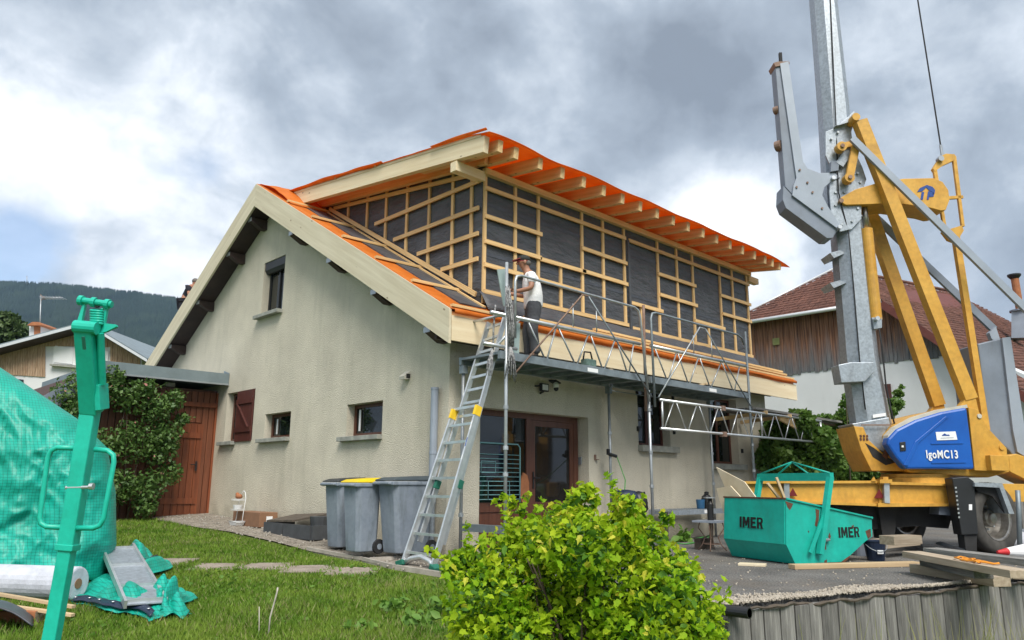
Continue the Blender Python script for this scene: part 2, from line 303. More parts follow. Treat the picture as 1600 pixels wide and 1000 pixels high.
def obj(name,mb,m,parent=None,local=False,bev=0.,smooth=False,org=None,sub=0):
    me=bpy.data.meshes.new(name); off=np.zeros(3)
    if parent is not None and not local: off=WL.get(parent.name,np.zeros(3))
    if org is not None: org=v3(org)
    base=org if org is not None else off
    me.from_pydata([tuple(v3(p)-base) for p in mb.v] if not local else mb.v,[],mb.f); me.validate(); me.update()
    me.materials.append(MT[m] if isinstance(m,str) else m)
    if smooth:
        me.polygons.foreach_set('use_smooth',[True]*len(me.polygons)); 
    o=bpy.data.objects.new(name,me); COL.objects.link(o)
    if parent is not None: o.parent=parent
    if org is not None: o.location=tuple(org-off) if parent is not None else tuple(org)
    WL[o.name]=base
    if bev>0:
        b=o.modifiers.new('bevel','BEVEL'); b.width=bev; b.segments=2; b.limit_method='ANGLE'; b.angle_limit=math.radians(40)
    if sub>0: s_=o.modifiers.new('sub','SUBSURF'); s_.levels=sub; s_.render_levels=sub
    return o
def beam(name,p0,p1,w,h,m,parent,up=(0,0,1),bev=0.):   # one piece of timber or flat bar with its own frame (x along it)
    p0,p1=v3(p0),v3(p1); d=nrm(p1-p0); u=v3(up)
    if abs(d@nrm(u))>.98: u=v3((1,0,0))
    r=nrm(np.cross(d,u)); u=np.cross(r,d); Lh=np.linalg.norm(p1-p0)
    b=MB().mm((0,-w/2,-h/2),(Lh,w/2,h/2)); o=obj(name,b,m,None,True,bev)
    M_=Matrix(((d[0],-r[0],u[0],p0[0]),(d[1],-r[1],u[1],p0[1]),(d[2],-r[2],u[2],p0[2]),(0,0,0,1)))
    if parent is not None:
        o.parent=parent; wl=WL[parent.name]; M_=Matrix.Translation(Vector(-wl))@M_
    o.matrix_local=M_; return o
def tubeo(name,pts,r,m,parent,n=8,smooth=True): return obj(name,MB().path(pts,r,n),m,parent,smooth=smooth)
def text_mesh(txt,size,bold=0.):
    cu=bpy.data.curves.new('lettering','FONT'); cu.body=txt; cu.size=size; cu.offset=bold; cu.extrude=.002; cu.space_character=1.12; cu.align_x='CENTER'; cu.align_y='CENTER'
    o=bpy.data.objects.new('tmp',cu); COL.objects.link(o); bpy.context.view_layer.update()
    me=bpy.data.meshes.new_from_object(o.evaluated_get(bpy.context.evaluated_depsgraph_get())); bpy.data.objects.remove(o); bpy.data.curves.remove(cu); return me
def lettering(txt,size,c,xdir,ydir,m,parent,bold=0.,sx=1.):
    me=text_mesh(txt,size,bold); me.materials.clear(); me.materials.append(MT[m]); o=bpy.data.objects.new('lettering',me); COL.objects.link(o)
    x,y=nrm(xdir),nrm(ydir); z=np.cross(x,y); y=np.cross(z,x); c=v3(c)
    M_=Matrix(((x[0]*sx,y[0],z[0],c[0]),(x[1]*sx,y[1],z[1],c[1]),(x[2]*sx,y[2],z[2],c[2]),(0,0,0,1)))
    o.parent=parent; o.matrix_local=Matrix.Translation(Vector(-WL[parent.name]))@M_; return o
def fast_mesh(name,V,F,m,parent=None,kind=None,smooth=False):      # V (n,3), F (k,c) arrays
    me=bpy.data.meshes.new(name); V=np.asarray(V,np.float32); F=np.asarray(F,np.int32); k,c=F.shape
    off=WL.get(parent.name,np.zeros(3)) if parent is not None else np.zeros(3); V=V-off.astype(np.float32)
    me.vertices.add(len(V)); me.vertices.foreach_set('co',V.ravel()); me.loops.add(k*c); me.loops.foreach_set('vertex_index',F.ravel())
    me.polygons.add(k); me.polygons.foreach_set('loop_start',np.arange(0,k*c,c,dtype=np.int32)); me.polygons.foreach_set('loop_total',np.full(k,c,np.int32))
    me.update(calc_edges=True); me.materials.append(MT[m])
    o=bpy.data.objects.new(name,me); COL.objects.link(o); o.parent=parent; WL[o.name]=off
    if kind: o['kind']=kind
    return o
def rand_rot(n,tilt=1.0):
    a=RNG.normal(size=(n,3)); a[:,2]=np.abs(a[:,2])*tilt+.15; nz=a/np.linalg.norm(a,axis=1)[:,None]
    b=RNG.normal(size=(n,3)); x=np.cross(b,nz); x/=np.linalg.norm(x,axis=1)[:,None]; y=np.cross(nz,x); return x,y,nz
LEAF=np.array([(0,-.5,0),(.30,-.18,.05),(.26,.15,.06),(0,.55,-.03),(-.26,.15,.06),(-.30,-.18,.05)])
def leaves(P,size,tilt=1.,jit=.35,shape=LEAF):
    n=len(P); x,y,z=rand_rot(n,tilt); s=size*(1+RNG.uniform(-jit,jit,n)); k=len(shape)
    V=(P[:,None,:]+s[:,None,None]*(shape[None,:,0,None]*x[:,None,:]+shape[None,:,1,None]*y[:,None,:]+shape[None,:,2,None]*z[:,None,:])).reshape(-1,3)
    F=np.arange(n*k).reshape(n,k)[:,[0,1,2,3]]; F2=np.arange(n*k).reshape(n,k)[:,[0,3,4,5]]
    return V,np.vstack([F,F2])
def blob_points(blobs,n,shell=.55):           # points in clumps: (centre, radii) each
    w_=np.array([r[0]*r[1]*r[2] for _,r in blobs])**.67; w_/=w_.sum(); out=[]
    for (c,r),k in zip(blobs,(w_*n).astype(int)):
        d=RNG.normal(size=(k,3)); d/=np.linalg.norm(d,axis=1)[:,None]; rad=shell+(1-shell)*RNG.random(k)**.6; rad*=1+.16*np.sin(d[:,0]*9+c[0]*3)*np.sin(d[:,1]*8+c[1])*np.sin(d[:,2]*7)
        out.append(v3(c)+d*rad[:,None]*v3(r))
    return np.vstack(out)

def knots(name):                              # dark knots along sawn boards
    m=MT[name]; t=m.node_tree; b=t.nodes['Principled BSDF']; base=b.inputs['Base Color'].links[0].from_socket
    g=t.nodes.new('ShaderNodeTexCoord'); mp=t.nodes.new('ShaderNodeMapping'); mp.inputs['Scale'].default_value=(1.6,3.2,3.2); t.links.new(g.outputs['Object'],mp.inputs[0])
    vo=t.nodes.new('ShaderNodeTexVoronoi'); vo.inputs['Scale'].default_value=1.7; vo.inputs['Randomness'].default_value=1; t.links.new(mp.outputs[0],vo.inputs['Vector'])
    r=t.nodes.new('ShaderNodeMapRange'); r.inputs[1].default_value=.05; r.inputs[2].default_value=.10; r.inputs[3].default_value=.75; r.inputs[4].default_value=0; t.links.new(vo.outputs['Distance'],r.inputs[0])
    mx_=t.nodes.new('ShaderNodeMix'); mx_.data_type='RGBA'; mx_.inputs[7].default_value=(.16,.08,.035,1); t.links.new(r.outputs[0],mx_.inputs[0]); t.links.new(base,mx_.inputs[6]); t.links.new(mx_.outputs[2],b.inputs['Base Color'])
for k_ in ('board_pale','fascia_wood','beam_wood'): knots(k_)

def weather(name,dirt,amt,scale=1.6,zs=.35,thr=(.52,.72),chip=None):     # run-off streaks, grime and chipped paint
    t=MT[name].node_tree; b=t.nodes['Principled BSDF']; base=b.inputs['Base Color'].links[0].from_socket
    g=t.nodes.new('ShaderNodeTexCoord'); mp=t.nodes.new('ShaderNodeMapping'); mp.inputs['Scale'].default_value=(1,1,zs); t.links.new(g.outputs['Object'],mp.inputs[0])
    n=t.nodes.new('ShaderNodeTexNoise'); n.inputs['Scale'].default_value=scale; n.inputs['Detail'].default_value=10; n.inputs['Roughness'].default_value=.68; t.links.new(mp.outputs[0],n.inputs['Vector'])
    r=t.nodes.new('ShaderNodeMapRange'); r.inputs[1].default_value=thr[0]; r.inputs[2].default_value=thr[1]; r.inputs[3].default_value=0; r.inputs[4].default_value=amt; t.links.new(n.outputs['Fac'],r.inputs[0])
    mx_=t.nodes.new('ShaderNodeMix'); mx_.data_type='RGBA'; mx_.inputs[7].default_value=(*dirt,1); t.links.new(r.outputs[0],mx_.inputs[0]); t.links.new(base,mx_.inputs[6]); out=mx_.outputs[2]
    if chip:
        n2_=t.nodes.new('ShaderNodeTexNoise'); n2_.inputs['Scale'].default_value=chip[1]; n2_.inputs['Detail'].default_value=8; n2_.inputs['Roughness'].default_value=.7; t.links.new(g.outputs['Object'],n2_.inputs['Vector'])
        r2=t.nodes.new('ShaderNodeMapRange'); r2.inputs[1].default_value=chip[2]; r2.inputs[2].default_value=chip[2]+.03; r2.inputs[3].default_value=0; r2.inputs[4].default_value=.85; t.links.new(n2_.outputs['Fac'],r2.inputs[0])
        m2=t.nodes.new('ShaderNodeMix'); m2.data_type='RGBA'; m2.inputs[7].default_value=(*chip[0],1); t.links.new(r2.outputs[0],m2.inputs[0]); t.links.new(out,m2.inputs[6]); out=m2.outputs[2]
    t.links.new(out,b.inputs['Base Color'])
RS=(.09,.035,.018)
def splash():                                  # earth thrown up by rain along the foot of the walls
    t=MT['render_wall'].node_tree; b=t.nodes['Principled BSDF']; base=b.inputs['Base Color'].links[0].from_socket
    g=t.nodes.new('ShaderNodeTexCoord'); s=t.nodes.new('ShaderNodeSeparateXYZ'); t.links.new(g.outputs['Object'],s.inputs[0]); n=t.nodes.new('ShaderNodeTexNoise'); n.inputs['Scale'].default_value=3.5; n.inputs['Detail'].default_value=9; t.links.new(g.outputs['Object'],n.inputs['Vector'])
    a=t.nodes.new('ShaderNodeMath'); a.operation='MULTIPLY_ADD'; t.links.new(n.outputs['Fac'],a.inputs[0]); a.inputs[1].default_value=1.1; t.links.new(s.outputs[2],a.inputs[2])
    r=t.nodes.new('ShaderNodeMapRange'); r.inputs[1].default_value=.55; r.inputs[2].default_value=1.15; r.inputs[3].default_value=.6; r.inputs[4].default_value=0; t.links.new(a.outputs[0],r.inputs[0])
    mx_=t.nodes.new('ShaderNodeMix'); mx_.data_type='RGBA'; mx_.inputs[7].default_value=(.25,.225,.17,1); t.links.new(r.outputs[0],mx_.inputs[0]); t.links.new(base,mx_.inputs[6]); t.links.new(mx_.outputs[2],b.inputs['Base Color'])
weather('render_wall',(.36,.34,.265),.5,2.4,.16,(.50,.78)); splash(); weather('asphalt',(.20,.165,.125),.55,.9,1.,(.48,.75)); weather('yellow',(.16,.085,.03),.55,2.6,.4,(.54,.80),(RS,5.,.70)); weather('teal',(.02,.16,.12),.55,2.4,.35,(.52,.80),(RS,6.,.69)); weather('teal_hoist',(.01,.16,.11),.45,4.,.3,(.52,.8),((.05,.03,.02),11.,.72))
weather('bin_grey',(.055,.075,.075),.75,5.,.22,(.50,.75)); weather('crane_grey',(.10,.10,.10),.5,2.4,.3,(.5,.8)); weather('galva',(.20,.20,.20),.5,3.,.25,(.52,.8)); weather('blue_cover',(.004,.04,.20),.4,2.,.5,(.55,.8)); weather('white_wall',(.40,.39,.36),.4,.6,.25,(.5,.8)); weather('zinc',(.12,.14,.14),.4,2.,.5,(.5,.8)); weather('steel_blue',(.10,.10,.10),.5,4,1,(.5,.8))
# ================================================================== THE SETTING
def sstep(x,a,b): t=np.clip((x-a)/(b-a),0,1); return t*t*(3-2*t)
def gz(u,v):
    z=np.where(u<17,-.66+.06*u,.36+.004*(np.minimum(u,200)-17)); z=np.where(u<-3,-.84,z)
    low=np.minimum(z,-.07)-.85*sstep(v,.35,2.0)*(1-sstep(u,9.5,12.5))
    m=sstep(v,-.95,-.75)*(1-sstep(u,24,34)); m=np.maximum(m,sstep(v,.1,.7)*(1-sstep(u,24,34)))
    z=z*(1-m)+low*m
    return z+.012*np.sin(u*3.1+v*1.7)*np.sin(v*2.3)*(u<17)
def gzx(x,y): u,v=uv(x,y); return float(gz(np.array(u),np.array(v)))
def gpt(px,py):                                   # where a pixel's ray meets the lawn
    d=ray(px,py); t=2.0
    for _ in range(4000):
        p=CAM+d*t
        if p[2]<=gzx(p[0],p[1]): break
        t+=.01
    return CAM+d*t
def make_ground():
    us=np.concatenate([np.arange(-6,22,.22),22+np.cumsum(np.geomspace(.3,260,46))]); us=np.concatenate([[-900,-300,-100,-40,-15],us])
    vs=np.concatenate([np.arange(-14,14,.22)]); ext=14+np.cumsum(np.geomspace(.3,300,36)); vs=np.concatenate([-ext[::-1],vs,ext])
    U,Vv=np.meshgrid(us,vs,indexing='ij'); Z=gz(U,Vv); X=CAM[0]+HF[0]*U+HR[0]*Vv; Y=CAM[1]+HF[1]*U+HR[1]*Vv
    P=np.stack([X,Y,Z],-1).reshape(-1,3); a,b=U.shape; i=np.arange(a*b).reshape(a,b)
    F=np.stack([i[:-1,:-1],i[1:,:-1],i[1:,1:],i[:-1,1:]],-1).reshape(-1,4)[:,::-1]
    o=fast_mesh('ground',P,F,'lawn'); o['kind']='structure'; o['label']='green lawn and ground around the house'; 
make_ground()
def hill():                                        # forested ridge far behind the left house
    n=220; V=[];F=[]; D0=1500
    xs=np.linspace(-560,1900,n); rows=14
    # ridge line from the photograph: y of the tree line at x
    prof_x=[-560,0,80,180,275,420,700,1100,1600,2300]; prof_y=[464,449,452,462,475,500,590,660,690,700]
    for i,px in enumerate(xs):
        py=np.interp(px,prof_x,prof_y); top=onD(px,py,D0); top[2]+=4*mnoise.noise((px*.03,2,1))
        for j in range(rows+1):
            t=j/rows; base=onD(px,754,650); p=base*(1-t)+top*t; p[2]=-5+(top[2]+5)*t**1.15+(18*mnoise.noise((px*.012,t*4,3)) if 0<j<rows else 0); V.append(p)
    for i in range(n-1):
        for j in range(rows): a=i*(rows+1)+j; F.append((a,a+rows+1,a+rows+2,a+1))
    V=np.array(V); o=fast_mesh('hill',V,F,'forest'); o['kind']='structure'
    # the wood on it: far-off spruces that read as one mass
    q=[]; k=26000
    a=RNG.integers(0,int((n-1)*.42),k); b_=RNG.random(k)**.75*rows; j=np.minimum(b_.astype(int),rows-1); fr=(b_-j)[:,None]; fa=RNG.random((k,1))
    i0=a*(rows+1)+j; P=(V[i0]*(1-fr)+V[i0+1]*fr)*(1-fa)+(V[i0+rows+1]*(1-fr)+V[i0+rows+2]*fr)*fa
    e=RNG.integers(0,int((n-1)*.42),5000); ip=e*(rows+1)+rows; f2=RNG.random((5000,1)); P=np.vstack([P,V[ip]*(1-f2)+V[ip+rows+1]*f2]); k=len(P)
    hh=RNG.uniform(9,17,k); r=hh*RNG.uniform(.22,.32,k); th=RNG.uniform(0,6.28,k); VV=[]
    for m_ in range(4):
        t=th+m_*math.pi/2; VV.append(P+np.stack([np.cos(t)*r,np.sin(t)*r,-2+0*r],-1))
    VV.append(P+np.stack([0*r,0*r,hh],-1)); VV=np.stack(VV,1).reshape(-1,3); base=np.arange(k)[:,None]*5
    FF=np.vstack([base+np.array([[m_,(m_+1)%4,4]]) for m_ in range(4)])
    w_=fast_mesh('spruce_forest',VV,FF,'forest',None,'stuff'); tagit(w_,'dark blue-green spruce forest covering the far mountain','forest')
hill()
t=thing('transmitter_mast',onD(42,440,1490),'thin transmitter mast on the skyline of the wooded mountain','mast')
for dx in (-1.,1.): tubeo('lattice_leg',[onD(42,444,1490)+HR*dx*1.2,onD(42,431,1490)+HR*dx*.5],.45,'cap_metal',t,6)
# ------------------------------------------------------------------ terrace, path, beds
PALA,PALB=v3((-1.05,-4.98,0)),v3((12.4,-8.92,0)); PD=nrm(PALB-PALA); PN=v3((PD[1],-PD[0],0))
ter=MB(); poly=[PALA+v3((.12,.05,0)),PALB,(19,-3,0),(19,3.,0),(9.0,3.0,0),(9.0,.2,0),(-.2,.2,0),(-.62,-1.2,0)]
ter.prism([v3(p)+v3((0,0,-.9)) for p in poly],(0,0,.9)); tagit(obj('terrace',ter,'asphalt'),'worn grey asphalt yard in front of the long facade',kind='structure')
bed=MB(); bp=[(-.02,-.5),(-.55,-.75),(-1.0,-1.15),(-1.12,-.3),(-1.05,.55),(-1.2,1.8),(-1.05,3.0),(-1.1,4.6),(-1.25,6.2),(-1.3,7.6),(-1.6,8.02),(-.02,8.02)]
def drape(poly,mb,dz,n=26):                      # sheet following the ground inside an outline given in x,y
    P=np.array(poly); y0,y1=P[:,1].min(),P[:,1].max(); vs=[];fs=[]; left=[];m_=9
    for i in range(n+1):
        y=y0+(y1-y0)*i/n; y=min(max(y,y0+1e-4),y1-1e-4); xs=[]
        for a in range(len(P)):
            p,q=P[a],P[(a+1)%len(P)]
            if (p[1]-y)*(q[1]-y)<=0 and p[1]!=q[1]: xs.append(p[0]+(q[0]-p[0])*(y-p[1])/(q[1]-p[1]))
        x0,x1=min(xs),max(xs)
        for j in range(m_+1): x=x0+(x1-x0)*j/m_; vs.append((x,y,gzx(x,y)+dz))
    for i in range(n):
        for j in range(m_): a=i*(m_+1)+j; fs.append((a,a+1,a+m_+2,a+m_+1))
    return mb.add(vs,fs)
drape(bp,bed,.022,60); tagit(obj('gravel_bed',bed,'earth_gravel'),'strip of brown gravel and earth along the gable foot',kind='structure')
kb=bpy.data.objects.new('edging',None); COL.objects.link(kb); WL['edging']=np.zeros(3); tagit(kb,'narrow concrete edging strips around the gravel bed',kind='structure')
for a,b in (((-1.15,1.75),(-1.02,.55)),((-1.02,.5),(-1.10,-.32)),((-1.10,-.36),(-.97,-1.18)),((-.97,.42),(-.35,.02))):
    beam('edging_strip',(*a,gzx(*a)+.01),(*b,gzx(*b)+.01),.05,.10,'kerb',kb)
pth=bpy.data.objects.new('path',None); COL.objects.link(pth); WL['path']=np.zeros(3); tagit(pth,'row of washed-concrete stepping slabs across the lawn',kind='structure')
for i,(px,py) in enumerate(((182,875),(263,880),(340,886.5),(413,887),(481,890.5),(552,893.5))):
    c=gpt(px,py); a=math.radians(-42+random.uniform(-4,4)); m_=MB()
    q=[]
    for sx,sy in ((-1,-1),(1,-1),(1,1),(-1,1)):
        x=sx*.31;y=sy*.25; X=c[0]+x*math.cos(a)-y*math.sin(a); Y=c[1]+x*math.sin(a)+y*math.cos(a); q.append((X,Y,gzx(X,Y)+.022))
    m_.prism([v3(p)-v3((0,0,.05)) for p in q],(0,0,.05)); obj('slab',m_,'slab',pth,bev=.006)
# gravel along the palisade and loose stones
def stones(name,P,s,m,parent=None,kind='stuff'):
    n=len(P); o_=np.array([(1,0,0),(-.5,.9,0),(-.5,-.9,0),(0,0,.8),(0,0,-.6)]); x,y,z=rand_rot(n); sz=s*RNG.uniform(.5,1.5,(n,1,1))
    V=P[:,None,:]+sz*(o_[None,:,0,None]*x[:,None,:]+o_[None,:,1,None]*y[:,None,:]+o_[None,:,2,None]*z[:,None,:]); b=np.arange(n)[:,None]*5
    return fast_mesh(name,V.reshape(-1,3),np.vstack([b+np.array([f]) for f in ((0,1,3),(1,2,3),(2,0,3),(1,0,4),(2,1,4),(0,2,4))]),m,parent,kind)
k=17000; t_=RNG.random(k)*11.5; wdt=.22+.12*np.sin(t_*1.3)+.10*np.sin(t_*3.7); s_=np.abs(RNG.normal(0,.5,k)); s_=np.minimum(s_,1.1)*wdt
P=PALA[None,:]+PD[None,:]*t_[:,None]-PN[None,:]*(s_+.015)[:,None]; P[:,2]=.008+.02*np.exp(-s_*6)*RNG.random(k)
tagit(stones('gravel',P,.013,'gravel'),'pale gravel strip along the top of the wooden retaining wall','gravel')
k=380; P=np.stack([RNG.uniform(-.6,6,k),RNG.uniform(-6.,-1.5,k),np.full(k,.004)],-1); P=P[(P-PALA)@(-PN)>.2]
tagit(stones('loose_chippings',P,.014,'gravel'),'pale stone chips scattered over the asphalt yard','gravel')
k=520; P=np.stack([RNG.uniform(-1.15,-.05,k),RNG.uniform(-.6,8,k),np.zeros(k)],-1); P[:,2]=[gzx(a,b)+.028 for a,b in P[:,:2]]
tagit(stones('loose_pebbles',P,.022,'pebble'),'light pebbles lying in the earth strip by the gable','gravel')
# ================================================================== THE HOUSE
RIDGE=6.05; TAN=.58; EAVE_Y=-.48; OX=.42; LX=9.62; RX=10.25
def roof_z(Y): return 7.22-TAN*abs(Y-RIDGE)
SOF=.5
house=thing('house',(0,0,0),'cream rendered chalet with a new dormer of battens and orange roof membrane','house')
wl=MB(); pent=[(0,0,-1),(0,2*RIDGE,-1),(0,2*RIDGE,roof_z(0)-SOF+.02),(0,RIDGE,roof_z(RIDGE)-SOF+.02),(0,0,roof_z(0)-SOF+.02)]
wl.prism(pent,(LX,0,0)); wall=obj('wall',wl,'render_wall',house)
aw=(5.36,6.29,4.44,5.60); mw=(1.67,2.73,1.77,2.32)
q0=onX(414.8,646.75,0);q1=onX(455,642.1,0);q2=onX(453,682.5,0); sw=(q1[1],q0[1],q2[2],q1[2])
q0=onX(356,614.9,0);q1=onX(400,607.7,0); lw=(6.26,q0[1],1.86,q0[2])
dr=(.62,3.15,-.2,2.14)
a=onY(998,695,0);b=onY(1048,697,0); w1=(a[0],b[0],a[2],3.0)
a=onY(1113,724,0);b=onY(1155.5,724,0); w2=(a[0],b[0],a[2],2.85)
cut=MB()
for y0,y1,z0,z1 in (aw,mw,sw,lw): cut.mm((-.1,y0,z0),(.24,y1,z1))
for x0,x1,z0,z1 in (dr,w1,w2): cut.mm((x0,-.1,z0),(x1,.26,z1))
co=obj('cut',cut,'render_wall'); bm=wall.modifiers.new('b','BOOLEAN'); bm.object=co; bm.operation='DIFFERENCE'; bm.solver='EXACT'
bpy.context.view_layer.update(); ne=bpy.data.meshes.new_from_object(wall.evaluated_get(bpy.context.evaluated_depsgraph_get())); wall.modifiers.clear(); wall.data=ne; bpy.data.objects.remove(co)
# roof
rd=MB()
def slope(y0,y1,x0,x1,t0,t1): return [(x0,y0,roof_z(y0)-t0),(x0,y1,roof_z(y1)-t0),(x0,y1,roof_z(y1)-t1),(x0,y0,roof_z(y0)-t1)]
rd.prism(slope(EAVE_Y+.03,RIDGE,-OX+.03,0,SOF-.03,.03),(RX+OX-.06,0,0)); rd.prism(slope(2*RIDGE-EAVE_Y,RIDGE,-OX+.03,0,SOF-.03,.03),(RX+OX-.06,0,0))
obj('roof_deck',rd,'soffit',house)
def rake(y0,y1,name='rake_board'):
    p0=v3((-OX,y0,roof_z(y0)-SOF/2)); p1=v3((-OX,y1,roof_z(y1)-SOF/2)); d=nrm(p1-p0); Lh=np.linalg.norm(p1-p0); 
    # parallelogram with plumb cuts, x along the board
    hh=SOF/2; mb=MB(); sn=d[2]; cs=math.sqrt(1-sn*sn); pts=[(0,-hh),(0,hh),(Lh,hh),(Lh,-hh)]; poly=[]
    for (s,o_) in pts: poly.append((s+o_*sn*1,0,o_*cs)) 
    mb.prism([(x,-.022,z) for x,_,z in poly],(0,.044,0)); o=obj(name,mb,'board_pale',None,True)
    yv=v3((-1,0,0)); zv=np.cross(d,yv); zv=zv if zv[2]>0 else -zv; yv=np.cross(zv,d)
    M_=Matrix(((d[0],yv[0],zv[0],p0[0]),(d[1],yv[1],zv[1],p0[1]),(d[2],yv[2],zv[2],p0[2]),(0,0,0,1)))
    o.parent=house; o.matrix_local=M_; return o
rake(EAVE_Y-.02,RIDGE); 
r2=rake(2*RIDGE-EAVE_Y,RIDGE)
beam('fascia_board',(-OX+.03,EAVE_Y-.0,3.15),(RX,EAVE_Y-.0,3.15),.045,.36,'fascia_wood',house)
beam('eave_plate',(-OX+.03,EAVE_Y+.06,3.36),(RX-.05,EAVE_Y+.06,3.36),.07,.07,'beam_wood',house)
# orange membrane on the slope: a wavy lip over the fascia, strip beside the dormer, left slope
def sheet(name,fn,nu,nv,m,parent,th=.006,smooth=True):
    vs=[];fs=[]
    for i in range(nu+1):
        for j in range(nv+1): vs.append(fn(i/nu,j/nv))
    for i in range(nu):
        for j in range(nv): a=i*(nv+1)+j; fs.append((a,a+1,a+nv+2,a+nv+1))
    o=obj(name,MB().add(vs,fs),m,parent,smooth=smooth); s=o.modifiers.new('thickness','SOLIDIFY'); s.thickness=th; s.offset=0; return o
wob=lambda *a: mnoise.noise(Vector(a))
def f_strip(a,b):
    Y=EAVE_Y-.03+(RIDGE-EAVE_Y+.03)*a; X=-OX+.0+(.98+OX)*b; return (X,Y,roof_z(Y)+.006+.006*wob(Y*3,X*3,0))
sheet('roof_membrane',f_strip,50,6,'orange_sheet',house)
def f_lip(a,b):
    X=-OX+.04+(RX+OX-.1)*a; t=b; Y=EAVE_Y-.055-.02*math.sin(t*3)-.018*wob(X*2.2,0,5)*t; return (X,Y,3.45-.02-t*(.07+.04*wob(X*.9,1,2)))
sheet('membrane_lip',f_lip,90,4,'orange_sheet',house)
def f_eave(a,b):
    X=.9+(RX-.95)*a; Y=EAVE_Y-.05+.55*b; return (X,Y,roof_z(Y)+.008+.008*wob(X*2,Y*3,0))
sheet('eave_membrane',f_eave,60,4,'orange_sheet',house)
def f_left(a,b):
    Y=RIDGE+(RIDGE-EAVE_Y)*a; X=-OX+.0+(RX+OX)*b; return (X,Y,roof_z(Y)+.008)
sheet('roof_membrane',f_left,10,4,'orange_sheet',house)
# bulging flap of membrane where the dormer roof meets the ridge
def f_flap(a,b):
    X=-.36+.9*a; Y=4.6+1.5*b; return (X,Y,roof_z(min(Y,RIDGE))+.03+.16*math.sin(math.pi*min(1,b*1.05))*(.5+.5*math.sin(a*3.1))+.02*wob(X*4,Y*4,1))
sheet('membrane_flap',f_flap,10,14,'orange_sheet',house)
# battens stacked on the eave + short roof battens up the verge
for i,(dy,dz,x0,x1) in enumerate(((.0,.04,-OX+.05,RX-.05),(.10,.075,1.2,RX-.2),(.17,.11,3.0,RX-.25),(.30,.05,2.2,9.7))):
    Y=EAVE_Y+.02+dy; beam('roof_batten',(x0,Y,roof_z(Y)+dz),(x1,Y,roof_z(Y)+dz-.01),.06,.04,'batten',house)
for px,py in ((447,322),(485,345),(533,375),(585,406),(642,441)):
    p=onX(px,py,-.40); Y=p[1]; beam('roof_batten',(-.38,Y,roof_z(Y)+.04),(.56,Y-.02,roof_z(Y)+.045),.07,.045,'batten',house)
for x_,wd,mm_,dz in ((.50,.05,'batten',.05),(.27,.52,'dark_sheet',.022)):
    beam('verge_lath' if mm_=='batten' else 'upstand_strip',(x_,-.2,roof_z(-.2)+dz),(x_,4.9,roof_z(4.9)+dz),wd,.025,mm_,house,up=(0,-TAN,1))
# purlins under the verge
for px,py in ((400,330),(363.5,411.7),(316,483.5),(272.5,550),(463,366),(523,406.5),(593,455.5),(677,511.5)):
    Y=onX(px,py,-.25)[1]; z=roof_z(Y)-SOF-(.03 if Y>6.2 or Y<0 else .07)
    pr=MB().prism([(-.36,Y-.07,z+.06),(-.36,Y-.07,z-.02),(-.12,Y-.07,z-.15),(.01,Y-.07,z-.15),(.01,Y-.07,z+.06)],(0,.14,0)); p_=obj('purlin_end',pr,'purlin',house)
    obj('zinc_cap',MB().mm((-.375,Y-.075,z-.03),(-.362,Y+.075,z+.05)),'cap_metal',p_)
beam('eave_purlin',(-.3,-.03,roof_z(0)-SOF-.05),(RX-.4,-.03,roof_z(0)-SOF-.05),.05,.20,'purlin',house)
# windows in the gable
def sill_(x0,x1,y0,y1,z,parent): return obj('sill',MB().mm((x0,y0,z-.075),(x1,y1,z)),'sill',parent,bev=.006)
def gwin(r,name='window',shut=False):
    y0,y1,z0,z1=r; f=MB(); X=.15; w_=.06
    f.mm((X,y0,z0),(X+.05,y0+w_,z1)).mm((X,y1-w_,z0),(X+.05,y1,z1)).mm((X,y0+w_,z0),(X+.05,y1-w_,z0+w_)).mm((X,y0+w_,z1-w_),(X+.05,y1-w_,z1))
    o=obj(name,f,'brown_frame' if not shut else 'black_plastic',house); obj('pane',MB().mm((X+.02,y0+w_,z0+w_),(X+.035,y1-w_,z1-w_)),'glass_dark',o)
    return o
o=gwin(aw,shut=True); sill_(-.13,.16,aw[0]-.03,aw[1]+.10,aw[2],o)
sb=MB().prism([(.02,aw[0]+.005,aw[3]-.005),(.15,aw[0]+.005,aw[3]-.005),(.15,aw[0]+.005,aw[3]-.24),(.08,aw[0]+.005,aw[3]-.24),(.02,aw[0]+.005,aw[3]-.17)],(0,aw[1]-aw[0]-.01,0)); obj('roller_shutter_box',sb,'black_plastic',o)
obj('mullion',MB().mm((.14,5.80,aw[2]),(.19,5.86,aw[3]-.24)),'black_plastic',o)
o=gwin(mw); sill_(-.10,.16,mw[0]-.02,mw[1]+.14,mw[2],o); obj('white_reveal',MB().mm((.138,2.52,mw[2]+.10),(.149,2.56,mw[3]-.09)),'white_paint',o)
o=gwin(sw); sill_(-.10,.16,sw[0]-.02,sw[1]+.16,sw[2],o); obj('white_reveal',MB().mm((.138,sw[1]-.27,sw[2]+.09),(.149,sw[1]-.23,sw[3]-.10)),'white_paint',o)
o=gwin(lw); sill_(-.10,.16,lw[0]+.75,lw[1]+.15,lw[2],o)
shm=obj('shutter',MB().mm((-.03,6.28,lw[2]-.02),(.0,7.02,lw[3]-.015)),'shutter_wood',o)
for z in (lw[2]+.22,lw[3]-.24): obj('cross_bar',MB().mm((-.056,6.30,z-.05),(-.031,7.0,z+.05)),'shutter_wood',o)
beam('brace',(-.045,6.95,lw[3]-.28),(-.045,6.40,lw[2]+.26),.03,.045,'shutter_wood',o,up=(1,0,0))
